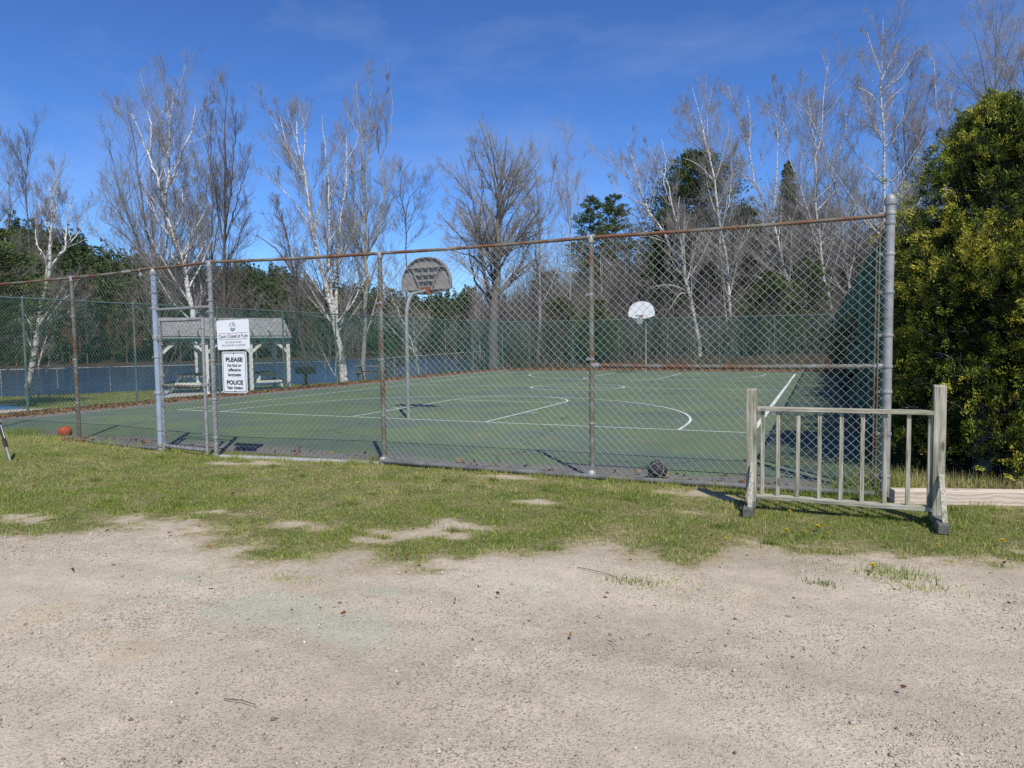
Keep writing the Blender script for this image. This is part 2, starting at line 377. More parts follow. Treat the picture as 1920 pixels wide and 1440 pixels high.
def micro(u, v):
    """small humps, ruts and hollows of the gravel lot and the verge"""
    rut = sum(np.exp(-((v - (a + .16 * u + .12 * np.sin(u * .8 + a))) / .13) ** 2) for a in (2.75, 3.9, 4.45))
    return (0.03 * (fbm(u * 0.9, v * 0.9, 3) - 0.5) + 0.022 * (fbm(u * 3.3 + 5, v * 3.3, 4) - 0.5) - 0.010 * rut) * sstep(8.3, 7.6, v)
BORDER = [gnd(*q)[:2] for q in [(-250, 1025), (0, 1012), (150, 1002), (290, 995), (330, 1015), (420, 1050), (520, 1056), (600, 1062), (760, 1066), (880, 1056),
          (1000, 1042), (1200, 1046), (1300, 1068), (1400, 1046), (1600, 1052), (1700, 1058), (1920, 1050), (2200, 1060)]]
BU = np.array([b[0] for b in BORDER]); BV = np.array([b[1] for b in BORDER])
def border_v(u): return np.interp(u, BU, BV, left=BV[0] - 0.3, right=BV[-1] + 0.6)
BARE = [(850, 988, .22), (740, 1002, .16), (250, 976, .28), (400, 962, .18), (1010, 941, .16), (690, 1012, .12), (1285, 960, .12), (560, 985, .2), (1885, 945, .30), (820, 1000, .18),
        (640, 865, .3), (500, 868, .25), (1290, 925, .3), (330, 985, .3), (30, 968, .22), (950, 895, .25), (420, 868, .22)]
def gravel_mask(u, v):
    n = fbm(u * 1.7, v * 1.7, 4) - 0.5
    n2 = fbm(u * 6.5, v * 6.5, 3) - 0.5
    m = sstep(-0.55, 0.42, border_v(u) - v + 0.9 * n + 0.7 * n2)
    for px, py, r in BARE:
        c = gnd(px, py); d = np.hypot((u - c[0]) / 2.2, (v - c[1])) / (r * .62)
        m = np.maximum(m, 0.66 * sstep(1.6, 0.2, d + 1.4 * n + 2.4 * n2))
    return m

def axis(spans):
    a = []
    for lo, hi, st in spans: a.append(np.arange(lo, hi, st))
    return np.concatenate(a)
gu = axis([(-620, -120, 20), (-120, -40, 3), (-40, -14, 0.6), (-14, 5, 0.09), (5, 20, 0.6), (20, 80, 3), (80, 640, 20)])
gv = axis([(-200, -5, 15), (-5, 1.2, 0.8), (1.2, 8.6, 0.07), (8.6, 44, 0.6), (44, 120, 2.2), (120, 330, 5), (330, 900, 25)])
UU, VV = np.meshgrid(gu, gv, indexing='ij')
ZZ = terrain(UU, VV)
near = (VV < 8.4) & (VV > 0)
ZZ = ZZ + np.where(near, micro(UU, VV), 0)
ZZ = np.where((UU > -18.6) & (UU < 0.62) & (VV > 8.5) & (VV < 41.2), -0.02, ZZ)
nu, nv = len(gu), len(gv)
gidx = np.arange(nu * nv).reshape(nu, nv)
gq = np.stack([gidx[:-1, :-1], gidx[1:, :-1], gidx[1:, 1:], gidx[:-1, 1:]], -1).reshape(-1, 4)
me = np_mesh('ground', np.stack([UU, VV, ZZ], -1).reshape(-1, 3), [gq], smooth=True)
msk = gravel_mask(UU, VV)
pxg, Zg = camco(UU, VV)
wood_m = sstep(38.6, 39.6, VV) * sstep(-30, -19.5, UU) * (pxg > 880)
wood_m = np.maximum(wood_m, (Zg > 60) * (VV > 40) * 1.0)
wood_m = np.maximum(wood_m, sstep(8.9, 9.6, VV) * (UU > 0.8))
wood_m = np.maximum(wood_m, 0.7 * sstep(-20.2, -18.6, UU) * sstep(10.8, 14, VV) * sstep(0.30, 0.55, fbm(UU * .5, VV * .5) + 0.2) * (VV < 60))
sand_m = sstep(1.2, 0.7, np.hypot((UU + 24.6) / 3.2, (VV - 14.0) / 1.3) + 0.5 * (fbm(UU, VV) - 0.5))
stain = np.full_like(msk, 0.5); sn = fbm(UU * 3.1, VV * 3.1, 4) - .5
for x, y, r, sg in ((545, 1138, .34, 1), (500, 1120, .16, 1), (680, 1180, .26, 1), (740, 1105, .14, 1), (365, 1080, .12, 1), (1120, 1175, .10, 1), (320, 1125, .10, 1), (1010, 1100, .10, 1), (270, 1222, .22, -1), (75, 1148, .22, -1), (170, 1190, .16, -1)):
    c_ = gnd(x, y); d_ = np.hypot((UU - c_[0]) / 1.5, VV - c_[1]) / r; stain = stain + sg * .5 * sstep(1.25, .35, d_ + 2.2 * sn)
stain = np.clip(stain, 0, 1)
ca = me.color_attributes.new('zone', 'FLOAT_COLOR', 'POINT')
ca.data.foreach_set('color', np.stack([msk, wood_m, sand_m, stain], -1).reshape(-1).astype(np.float32))

def ground_mat():
    m, t, b = new_mat('ground_earth', 0.92, 0.1)
    pos = coords(t); at_ = nd(t, 'ShaderNodeAttribute', attribute_name='zone')
    sp = nd(t, 'ShaderNodeSeparateColor'); t.links.new(at_.outputs['Color'], sp.inputs[0])
    # gravel
    big = noise(t, pos, 0.55, 4); mid = noise(t, pos, 5, 5, 0.6); fine = noise(t, pos, 70, 4, 0.7)
    vor = nd(t, 'ShaderNodeTexVoronoi'); vor.inputs['Scale'].default_value = 95; t.links.new(pos, vor.inputs['Vector'])
    vsp = nd(t, 'ShaderNodeSeparateColor'); t.links.new(vor.outputs['Color'], vsp.inputs[0])
    gcol = ramp(t, big, [(0.3, (0.44, 0.37, 0.265)), (0.5, (0.52, 0.442, 0.322)), (0.7, (0.57, 0.492, 0.362))])
    trk = noise(t, coords(t, 'pos', (0.35, 1.5, 1.0)), 1.0, 5, 0.6); gcol = mix(t, 0.8, gcol, ramp(t, trk, [(0.35, 0.86), (0.5, 1.0), (0.65, 1.05)]), 'MULTIPLY')
    gcol = mix(t, 0.55, gcol, ramp(t, mid, [(0.3, 0.72), (0.7, 1.05)]), 'MULTIPLY')
    gcol = mix(t, 0.75, gcol, ramp(t, fine, [(0.30, 0.45), (0.45, 0.95), (0.7, 1.1)]), 'MULTIPLY')
    rough_p = ramp(t, noise(t, pos, 1.1, 4, 0.6), [(0.40, 0.15), (0.64, 0.78)])
    gcol = mix(t, rough_p, gcol, ramp(t, vsp.outputs[0], [(0.0, 0.25), (0.13, 0.5), (0.22, 0.95), (0.8, 1.05), (1.0, 1.25)]), 'MULTIPLY')
    gcol = mix(t, 1.0, gcol, gcol)
    # greenish and ochre stained patches of dust
    sa_ = math_(t, 'ADD', at_.outputs['Alpha'], math_(t, 'MULTIPLY', math_(t, 'SUBTRACT', noise(t, pos, 14, 5, 0.7), 0.5), 0.5))
    gcol = mix(t, ramp(t, sa_, [(0.66, 0.0), (1.0, 0.30)]), gcol, (0.34, 0.42, 0.32))
    gcol = mix(t, ramp(t, sa_, [(0.02, 0.30), (0.33, 0.0)]), gcol, (0.50, 0.41, 0.22))
    # lawn earth
    ln = noise(t, pos, 2.2, 5, 0.6); ln2 = noise(t, pos, 26, 4)
    lcol = ramp(t, ln, [(0.3, (0.11, 0.14, 0.03)), (0.5, (0.19, 0.19, 0.06)), (0.7, (0.34, 0.28, 0.14))])
    lcol = mix(t, 0.9, lcol, ramp(t, ln2, [(0.3, 0.34), (0.7, 1.0)]), 'MULTIPLY')
    edge = math_(t, 'ADD', sp.outputs[0], math_(t, 'MULTIPLY', math_(t, 'SUBTRACT', noise(t, pos, 12, 7, 0.8), 0.5), 1.5))
    edge = math_(t, 'ADD', edge, math_(t, 'MULTIPLY', math_(t, 'SUBTRACT', noise(t, pos, 55, 4, 0.7), 0.5), 0.9))
    straw = mix(t, 0.6, (0.40, 0.33, 0.21), ramp(t, ln2, [(0.3, 0.45), (0.7, 1.2)]), 'MULTIPLY')
    lcol = mix(t, ramp(t, edge, [(0.02, 0.0), (0.40, 0.9)]), lcol, straw)
    c = mix(t, ramp(t, edge, [(0.42, 0.0), (0.78, 1.0)]), lcol, gcol)
    # wood floor under dead leaves
    wn = noise(t, pos, 3.5, 6, 0.65)
    wcol = ramp(t, wn, [(0.3, (0.030, 0.024, 0.017)), (0.5, (0.065, 0.045, 0.030)), (0.7, (0.12, 0.078, 0.048))])
    c = mix(t, sp.outputs[1], c, wcol)
    c = mix(t, sp.outputs[2], c, ramp(t, mid, [(0.3, (0.46, 0.42, 0.34)), (0.7, (0.58, 0.54, 0.46))]))
    t.links.new(c, b.inputs['Base Color'])
    h = math_(t, 'ADD', math_(t, 'MULTIPLY', fine, 0.6), math_(t, 'MULTIPLY', mid, 1.6))
    bump(t, b, math_(t, 'ADD', h, math_(t, 'MULTIPLY', vor.outputs['Distance'], 0.5)), 0.55, 0.012)
    return m
o = link('ground', me, ground_mat()); tag(o, kind='structure')

# water
m, t, b = new_mat('lake_water', 0.12, 0.5)
b.inputs['Base Color'].default_value = (0.030, 0.085, 0.18, 1)
wv = coords(t, 'pos', (1.0, 1.0, 1)); h = noise(t, wv, 2.2, 4, 0.6)
bump(t, b, h, 0.55, 0.12)
g = G(); g.add([(-420, 0, LAKE_Z), (-12, 0, LAKE_Z), (-12, 420, LAKE_Z), (-420, 420, LAKE_Z)], [(0, 1, 2, 3)])
tag(g.build('lake_water', m), kind='structure')

# court: asphalt sheet with worn green paint
def court_mat():
    m, t, b = new_mat('court_surface', 0.85, 0.2)
    pos = coords(t); sp = nd(t, 'ShaderNodeSeparateXYZ'); t.links.new(pos, sp.inputs[0])
    n1 = noise(t, pos, 0.9, 5, 0.6); n2 = noise(t, pos, 0.45, 4, 0.55); n3 = noise(t, pos, 40, 4, 0.7); n4 = noise(t, pos, 1.5, 5, 0.65)
    green = ramp(t, n2, [(0.36, (0.108, 0.150, 0.115)), (0.46, (0.116, 0.165, 0.104)), (0.56, (0.132, 0.185, 0.088)), (0.68, (0.122, 0.170, 0.110))])
    green = mix(t, ramp(t, n4, [(0.585, 0.0), (0.64, 0.55)]), green, (0.21, 0.165, 0.13))
    vc = nd(t, 'ShaderNodeTexVoronoi', feature='DISTANCE_TO_EDGE'); vc.inputs['Scale'].default_value = 0.16; vv = nd(t, 'ShaderNodeVectorMath', operation='ADD'); nv = nd(t, 'ShaderNodeTexNoise'); nv.inputs['Scale'].default_value = 1.3; nv.inputs['Detail'].default_value = 5; t.links.new(pos, nv.inputs['Vector']); t.links.new(pos, vv.inputs[0]); t.links.new(nv.outputs['Color'], vv.inputs[1]); t.links.new(vv.outputs[0], vc.inputs['Vector'])
    green = mix(t, ramp(t, vc.outputs['Distance'], [(0.0, 0.55), (0.006, 0.0)]), green, (0.05, 0.055, 0.05))
    st = noise(t, pos, 0.28, 6, 0.7); green = mix(t, 0.35, green, ramp(t, st, [(0.35, 0.70), (0.6, 1.12)]), 'MULTIPLY')
    asph = ramp(t, n1, [(0.3, (0.145, 0.145, 0.122)), (0.7, (0.215, 0.21, 0.178))])
    inside = math_(t, 'SUBTRACT', math_(t, 'ADD', sp.outputs[1], math_(t, 'MULTIPLY', math_(t, 'SUBTRACT', n1, 0.5), 1.6)), 8.85)
    left = math_(t, 'ADD', math_(t, 'ADD', sp.outputs[0], math_(t, 'MULTIPLY', math_(t, 'SUBTRACT', n4, 0.5), 0.5)), 17.7)
    fac = math_(t, 'MULTIPLY', math_(t, 'MULTIPLY', inside, 5.0, True), math_(t, 'MULTIPLY', left, 6.0, True))
    c = mix(t, fac, asph, green)
    c = mix(t, 0.5, c, ramp(t, n3, [(0.3, 0.72), (0.7, 1.1)]), 'MULTIPLY')
    t.links.new(c, b.inputs['Base Color']); bump(t, b, n3, 0.2, 0.003)
    return m
g = G(); g.add([(-18.6, 8.36, .004), (0.62, 8.36, .004), (0.62, 41.25, .004), (-18.6, 41.25, .004)], [(0, 1, 2, 3)])
tag(g.build('court', court_mat()), kind='structure')

# painted lines
LU0, LU1, CV0, CV1, CU = -15.9, -1.1, 13.35, 36.35, -8.4
g = G(); lw = 0.055; LZ = 0.008
def lrect(u0, u1, v0, v1):
    g.add([(u0, v0, LZ), (u1, v0, LZ), (u1, v1, LZ), (u0, v1, LZ)], [(0, 1, 2, 3)])
def larc(c, r, a0, a1, n=40, z=LZ + 0.002):
    V = []
    for i in range(n + 1):
        a = a0 + (a1 - a0) * i / n
        V.append((c[0] + (r - lw / 2) * math.cos(a), c[1] + (r - lw / 2) * math.sin(a), z)); V.append((c[0] + (r + lw / 2) * math.cos(a), c[1] + (r + lw / 2) * math.sin(a), z))
    g.add(V, [(2 * i, 2 * i + 1, 2 * i + 3, 2 * i + 2) for i in range(n)])
lrect(LU0, LU1, CV0 - lw / 2, CV0 + lw / 2); lrect(LU0, LU1, CV1 - lw / 2, CV1 + lw / 2)
lrect(LU0, LU0 + lw, CV0 + lw, CV1 - lw); lrect(LU1 - 0.09, LU1, CV0 + lw, CV1 - lw)
mid = (CV0 + CV1) / 2; lrect(LU0 + lw * 1.2, LU1 - 0.11, mid - lw / 2, mid + lw / 2)
larc((CU, mid), 1.75, 0, 2 * math.pi, 64)
for base, sg in ((CV0, 1), (CV1, -1)):
    ft = base + sg * 5.0
    lo, hi = sorted((base + sg * lw, ft)); lrect(CU - 1.78 - lw / 2, CU - 1.78 + lw / 2, lo, hi); lrect(CU + 1.78 - lw / 2, CU + 1.78 + lw / 2, lo, hi)
    lrect(CU - 1.70, CU + 1.70, ft - lw / 2, ft + lw / 2)
    larc((CU, ft + sg * 0.04), 1.78, 0, sg * math.pi, 36)
    hc = base + sg * 0.85
    larc((CU, hc), 5.92, 0 if sg > 0 else math.pi, sg * math.pi if sg > 0 else 2 * math.pi, 64, LZ + 0.004)
    lo, hi = sorted((base + sg * lw, hc)); lrect(CU - 5.92 - lw / 2, CU - 5.92 + lw / 2, lo, hi); lrect(CU + 5.92 - lw / 2, CU + 5.92 + lw / 2, lo, hi)
    lo, hi = sorted((base + sg * 2.2, base + sg * 2.26)); lrect(CU + 1.82, CU + 2.1, lo, hi); lrect(CU - 2.1, CU - 1.82, lo, hi)
tag(g.build('court_lines', M['white_line']), kind='structure')

# ------------------------------------------------------------------ chain-link fences
def chainlink(A, B, z0, z1, pitch, r, sides=4, weave=0.0, bulge=0.0, seed=0):
    """woven diagonal wires over the panel from A to B (x, y), as verts, quads"""
    A = np.array(A, float); B = np.array(B, float); L = np.linalg.norm(B - A); tdir = (B - A) / L; nrm = np.array([tdir[1], -tdir[0]])
    H = z1 - z0; out = []
    rs = np.random.default_rng(seed)
    pos = lambda s, z, off: np.stack([A[0] + tdir[0] * s + nrm[0] * off, A[1] + tdir[1] * s + nrm[1] * off, z0 + z], -1)
    ph = rs.random() * 6
    for sg in (1, -1):
        for s0 in np.arange(-H if sg > 0 else 0, L if sg > 0 else L + H, pitch):
            if sg > 0: a, b_ = max(0, -s0), min(H, L - s0)
            else: a, b_ = max(0, s0 - L), min(H, s0)
            if b_ - a < pitch * 0.4: continue
            if weave or bulge:
                n = max(2, int(round((b_ - a) / (pitch / 2)))) + 1
                z = np.linspace(a, b_, n); s = s0 + sg * z
                k = np.floor(z / (pitch / 2) + 0.25).astype(int)
                off = weave * np.where((k + (0 if sg > 0 else 1)) % 2 == 0, 1, -1)
                wob = bulge * (np.sin(s * 2.1 + ph) * np.sin(z * 1.7 + 1) + 0.6 * np.sin(s * 5.3 + z * 3.1 + ph))
                s = s + 0.55 * bulge * np.sin(z * 2.6 + s * 1.3 + ph); s = np.clip(s, 0, L)
                out.append(chains_mesh(pos(s, z, off + wob)[None], np.full((1, n), r), sides))
            else:
                z = np.array([a, b_]); out.append(chains_mesh(pos(s0 + sg * z, z, 0.0)[None], np.full((1, 2), r), sides))
    return join(out)

# --- front fence
FP = {k: np.array(v) for k, v in dict(end=(-19.0, 8.42), a=(-15.75, 8.42), p145=(-12.58, 8.40), p297=(-9.97, 8.02), p397=(-8.55, 7.86), p718=(-5.70, 8.24), p1110=(-2.61, 8.28), corner=(0.64, 8.31)).items()}
fence = thing('chain_link_fence', 'tall rusty galvanised chain-link fence along the grass in front of the court', 'fence', (-5.7, 8.24, 0))
FO = (-5.7, 8.24, 0)
def seg_pts(a, b, z, n=2, sag=0.0):
    return [(a[0] + (b[0] - a[0]) * i / (n - 1), a[1] + (b[1] - a[1]) * i / (n - 1), z + sag * math.sin(math.pi * i / (n - 1))) for i in range(n)]
def fpost(p, r, h, mat, bands=(), cap='dome', tie=True):
    g = G(); g.tube([(p[0], p[1], -0.05), (p[0], p[1], h)], r, 14)
    o = g.build('post', mat, fence, True, off=FO)
    c = G()
    if cap == 'dome': c.lathe([(r * 1.2, 0), (r * 1.25, 0.05), (r * 1.1, 0.07), (r * 0.7, 0.10), (r * 0.1, 0.115)], (p[0], p[1], h - 0.03), 14)
    else: c.lathe([(r * 1.22, 0), (r * 1.22, 0.07), (r * 0.8, 0.09)], (p[0], p[1], h - 0.045), 12); c.tube([(p[0] - 0.05, p[1], h + 0.005 + .022), (p[0] + 0.05, p[1], h + 0.005 + .022)], 0.031, 12)
    c.build('cap', M['galv'], o, True, off=FO)
    for z in bands:
        w = G(); w.lathe([(r * 1.13, -0.016), (r * 1.16, -0.012), (r * 1.16, 0.012), (r * 1.13, 0.016)], (p[0], p[1], z), 14)
        w.box((p[0] - r * 1.5, p[1] - 0.005, z), (r * 1.3, 0.012, 0.03)); w.build('tension_band', M['galv'], o, True, off=FO)
    return o
TOPZ = 3.0
for nm, mt, h in (('end', 'rust_post', 3.0), ('a', 'rust_post', 3.0), ('p145', 'rust_post', 2.98), ('p718', 'rust_post', 2.97), ('p1110', 'rust_post', 2.98)):
    fpost(FP[nm], 0.032, h, M[mt], (0.7, 1.5, 2.3), 'loop')
fpost(FP['p297'], 0.046, 2.92, M['galv_blue'], (0.35, 0.95, 1.55, 2.35, 2.6), 'dome')
fpost(FP['p397'], 0.037, 2.97, M['galv'], (0.3, 0.9, 1.5, 2.25, 2.42, 2.72), 'loop')
fpost(FP['corner'], 0.048, 3.14, M['galv'], (0.25, 0.7, 1.15, 1.42, 1.75, 2.2, 2.6, 2.92, 3.02), 'dome')
# tension bar beside the corner post
g = G(); g.bar((0.55, 8.275, 0.12), (0.55, 8.275, 2.95), 0.012, 0.012); g.tube([(0.52, 8.285, 0.2), (0.52, 8.285, 2.9)], 0.008, 6)
g.build('tension_bar', M['rust_post'], fence, off=FO)
top = [FP[k] for k in ('end', 'a', 'p145', 'p297', 'p397', 'p718', 'p1110', 'corner')]
tz = [2.98, 2.99, 3.0, 3.0, 3.0, 2.995, 3.0, 3.0]
for i in range(len(top) - 1):
    g = G(); A, B = top[i], top[i + 1]
    n = 6
    g.tube([(A[0] + (B[0] - A[0]) * k / n, A[1] + (B[1] - A[1]) * k / n, tz[i] + (tz[i + 1] - tz[i]) * k / n - 0.012 * math.sin(math.pi * k / n)) for k in range(n + 1)], 0.0225, 12)
    g.build('top_rail', M['rust_rail'], fence, True, off=FO)
# rail fittings: sleeve and hanging clamp left of the gate
g = G(); A = FP['p145'] + (FP['p297'] - FP['p145']) * 0.72
g.tube([(A[0] - .16, A[1] + .022, 2.99), (A[0] + .1, A[1] - .018, 2.99)], 0.027, 12); g.build('rail_sleeve', M['galv'], fence, True, off=FO)
g = G(); A = FP['p145'] + (FP['p297'] - FP['p145']) * 0.86
g.torus((0, 0, 0), 0.03, 0.006, 16, 6); g.V = [(A[0] + x * .3, A[1] + y, 2.99 + x) if False else (A[0] + z, A[1] + x, 2.985 + y) for x, y, z in g.V]
g.lathe([(0.02, -0.10), (0.034, -0.095), (0.03, -0.05), (0.012, -0.03)], (A[0], A[1], 2.985), 10); g.build('rail_clamp', M['galv'], fence, True, off=FO)
# mid rail right of the 4th post, header over the gate
g = G(); g.tube(seg_pts(FP['p1110'] + [0.05, 0], FP['corner'] - [0.04, 0], 1.42, 7, -0.012), 0.026, 12); g.build('mid_rail', M['rust_post'], fence, True, off=FO)
for q in (FP['p1110'] + [0.05, 0], FP['corner'] - [0.08, 0]):
    g = G(); g.tube([(q[0] - 0.05, q[1], 1.42), (q[0] + 0.05, q[1], 1.42)], 0.034, 12); g.build('rail_end_cup', M['galv'], fence, True, off=FO)
g = G(); g.tube(seg_pts(FP['p297'] + [0.04, 0], FP['p397'] - [0.03, 0], 2.32), 0.024, 12); g.build('gate_header', M['galv'], fence, True, off=FO)
# bottom pipes lying on the ground
g = G(); g.tube(seg_pts(FP['p145'] + [-0.33, -0.03], FP['p297'] + [0, -0.06], 0.045, 6, -0.02), 0.028, 12); g.build('bottom_rail', M['pipe_dark'], fence, True, off=FO)
g = G(); g.tube(seg_pts(FP['p718'] + [0.0, -0.06], FP['corner'] + [-0.1, -0.05], 0.055, 9, -0.02), 0.034, 12); g.build('bottom_rail', M['pipe_dark'], fence, True, off=FO)
for q in (FP['p718'], FP['p1110']):
    g = G(); g.lathe([(0.05, -0.03), (0.06, 0.0), (0.06, 0.07), (0.045, 0.1), (0.035, 0.11)], (q[0], q[1] - 0.03, 0.0), 12); g.build('post_collar', M['galv'], fence, True, off=FO)
g = G(); g.box(((FP['p397'][0] + FP['p718'][0]) / 2, 8.06, 0.0), (2.75, 0.12, 0.07), math.atan2(0.38, 2.85)); g.build('bottom_curb', M['concrete'], fence, bevel=0.012, off=FO)
FR = 0.0021
for k, (a, b, z0, z1) in enumerate((('end', 'a', 0.03, 2.97), ('a', 'p145', 0.03, 2.97), ('p145', 'p297', 0.05, 2.97), ('p297', 'p397', 2.34, 2.98), ('p397', 'p718', 0.04, 2.97), ('p718', 'p1110', 0.07, 2.97), ('p1110', 'corner', 0.07, 2.97))):
    A, B = FP[a] + [0, -0.035], FP[b] + [0, -0.035]
    V, Q = chainlink(A, B, z0, z1, 0.098, FR, 4, 0.003, 0.012, k)
    link('wire_mesh', np_mesh('wire_mesh', V - np.array(FO), [Q]), M['mesh_wire' if a in ('p718', 'p1110') else 'dim_wire'], fence)  # left bays take the wire with dimness painted in

# --- gate
GO = (FP['p297'][0] + 0.1, FP['p297'][1] - 0.02, 0)
gate = thing('gate', 'narrow chain-link walk-through gate with hinges on the blue-grey post', 'gate', GO)
ga, gb = np.array([-9.80, 7.96]), np.array([-8.72, 7.84])
for q in (ga, gb):
    g = G(); g.tube([(q[0], q[1], 0.03), (q[0], q[1], 2.17)], 0.026, 12); sb = g.build('stile', M['galv'], gate, True, off=GO)
    for z in (0.35, 0.75, 1.25, 1.75, 2.0):
        w = G(); w.lathe([(0.03, -0.012), (0.032, 0), (0.03, 0.012)], (q[0], q[1], z), 12); s2 = 1 if q is ga else -1
        w.box((q[0] + s2 * 0.04, q[1] - 0.01, z), (0.05, 0.012, 0.024)); w.build('tension_band', M['galv'], sb, True, off=GO)
for z, m_ in ((2.14, 'galv'), (1.09, 'rust_post'), (0.10, 'galv')):
    g = G(); g.tube(seg_pts(ga, gb, z, 4, -0.008), 0.024 if z > 1 else 0.03, 12); g.build('rail', M[m_], gate, True, off=GO)
V, Q = chainlink(ga + [0, -0.03], gb + [0, -0.03], 0.10, 2.12, 0.098, FR, 4, 0.003, 0.008, 11)
link('wire_mesh', np_mesh('wire_mesh', V - np.array(GO), [Q]), M['dim_wire'], gate)
for z in (0.10, 1.87):
    g = G(); g.lathe([(0.053, -0.04), (0.056, -0.03), (0.056, 0.03), (0.053, 0.04)], (FP['p297'][0], FP['p297'][1], z), 12); g.box(((FP['p297'][0] + ga[0]) / 2 + .01, ga[1] + 0.03, z), (0.17, 0.03, 0.07), -0.3)
    g.lathe([(0.036, -0.05), (0.038, 0), (0.036, 0.05)], (ga[0], ga[1], z), 12); g.build('hinge', M['galv'], gate, True, off=GO)
g = G(); g.box((gb[0] + 0.05, gb[1] - 0.02, 1.12), (0.16, 0.02, 0.05)); g.bar((gb[0] + 0.10, gb[1] - 0.02, 1.02), (gb[0] + 0.12, gb[1] - 0.02, 1.22), 0.02, 0.02); g.build('latch', M['galv'], gate, bevel=0.003, off=GO)

# --- green fences round the court
def green_fence(name_label, pts, h, step, pitch, r, o0):
    th = thing('chain_link_fence', name_label, 'fence', o0)
    for i in range(len(pts) - 1):
        A, B = np.array(pts[i], float), np.array(pts[i + 1], float); L = np.linalg.norm(B - A); n = max(1, int(round(L / step)))
        for k in range(n + (1 if i == len(pts) - 2 else 0)):
            q = A + (B - A) * k / n; z0 = float(terrain(q[0], q[1]))
            g = G(); g.tube([(q[0], q[1], z0 - 0.05), (q[0], q[1], h)], 0.03, 8); g.lathe([(0.037, 0), (0.037, 0.05), (0.02, 0.08)], (q[0], q[1], h - 0.03), 8); g.build('post', M['green_post'], th, True, off=o0)
        g = G(); g.tube(seg_pts(A, B, h), 0.024, 8); g.build('top_rail', M['green_post'], th, True, off=o0)
        V, Q = chainlink(A, B, 0.04, h - 0.01, pitch, r, 3)
        link('wire_mesh', np_mesh('wire_mesh', V - np.array(o0), [Q]), M['green_wire'], th)
    return th
green_fence('tall green chain-link fence down the lake side of the court', [(-19.0, 8.6), (-19.0, 11.35), (-19.1, 36.9)], 3.02, 3.1, 0.085, 0.0040, (-19, 11.35, 0))
green_fence('tall green chain-link fence across the far end before the woods', [(-19.06, 37.0), (-17.2, 41.3), (0.55, 41.3)], 3.02, 3.0, 0.085, 0.0052, (-9, 41.3, 0))
green_fence('tall dark green chain-link fence shaded by the evergreen hedge', [(0.68, 8.6), (0.68, 41.1)], 3.0, 3.1, 0.085, 0.0046, (0.68, 20, 0))

# --- low fence along the lake
lf = thing('lake_fence', 'low galvanised chain-link fence standing along the lake edge', 'fence', (-26, 28, -0.4))
LO = (-26, 28, -0.4)
LX = LA - LD * 12
n = 17; Lp = [LX + (LB - LX) * k / n for k in range(n + 1)]
for k, q in enumerate(Lp):
    z0 = float(terrain(q[0], q[1])); g = G(); g.tube([(q[0], q[1], z0 - .05), (q[0], q[1], z0 + 1.22)], 0.022, 8); g.build('post', M['galv'], lf, True, off=LO)
z0s = [float(terrain(q[0], q[1])) for q in Lp]
g = G(); g.tube([(q[0], q[1], z + 1.2) for q, z in zip(Lp, z0s)], 0.021, 8); g.build('top_rail', M['galv'], lf, True, off=LO)
V, Q = chainlink(LX, LB, -0.36, 0.8, 0.08, 0.0026, 3)
link('wire_mesh', np_mesh('wire_mesh', V - np.array(LO), [Q]), M['dim_wire'], lf)

# ------------------------------------------------------------------ signs on the front fence
def text_mesh(body, size, width=None, bold=0.0, shear=0.0, extrude=0.0006):
    cu = bpy.data.curves.new('t', 'FONT'); cu.body = body; cu.size = size; cu.align_x = 'CENTER'; cu.align_y = 'CENTER'; cu.extrude = extrude; cu.offset = bold; cu.shear = shear
    ob = bpy.data.objects.new('t', cu); COL.objects.link(ob)
    bpy.context.view_layer.update(); dg = bpy.context.evaluated_depsgraph_get()
    me = bpy.data.meshes.new_from_object(ob.evaluated_get(dg)); bpy.data.objects.remove(ob)
    n = len(me.vertices); co = np.zeros(n * 3, np.float32); me.vertices.foreach_get('co', co); co = co.reshape(-1, 3)
    if width: co[:, 0] *= width / max(1e-6, co[:, 0].max() - co[:, 0].min())
    me.vertices.foreach_set('co', co.ravel()); return me
def put_text(body, size, x, z, mat, parent, width=None, bold=0.0, shear=0.0, name='lettering', y=-0.006):
    me = text_mesh(body, size, width, bold, shear); o = link(name, me, mat, parent)
    o.location = (x, y, z); o.rotation_euler = (math.pi / 2, 0, 0); return o
def rrect(w, h, r, n=6):
    P = []
    for cx, cz, a0 in ((w / 2 - r, h / 2 - r, 0), (-w / 2 + r, h / 2 - r, 90), (-w / 2 + r, -h / 2 + r, 180), (w / 2 - r, -h / 2 + r, 270)):
        for k in range(n + 1):
            a = math.radians(a0 + 90 * k / n); P.append((cx + r * math.cos(a), cz + r * math.sin(a)))
    return P[::-1]
fz = math.atan2(0.38, 2.85)
s1 = onv(439, 627.5, 7.85); S1 = thing('sign', 'white court-hours sign with green emblem hung on the fence beside the gate', 'sign', (s1[0], 7.885 - 0.055, s1[2]), fz * 0.6)
S1.rotation_euler = (0, math.radians(-1.2), fz * 0.6)
w1, h1 = 0.60, 0.445
g = G(); g.prism(rrect(w1, h1, 0.03), -0.003, 0.003); g.build('panel', M['white_paint'], S1)
g = G()
for z in (0.025, -0.068): g.box((0, -0.0045, z), (0.54, 0.002, 0.005))
g.build('rule', M['grey_ink'], S1)
put_text('Court Closed at 9 pm', 0.075, 0, -0.022, M['ink'], S1, 0.54, 0.0, 0.08)
put_text('NO LOUD MUSIC', 0.036, 0, -0.112, M['grey_ink'], S1, 0.30)
put_text('NO ALCOHOL ALLOWED', 0.036, 0, -0.158, M['grey_ink'], S1, 0.44)
g = G(); R0 = 0.058     # emblem: broken green ring round a peaked sail over a waterline
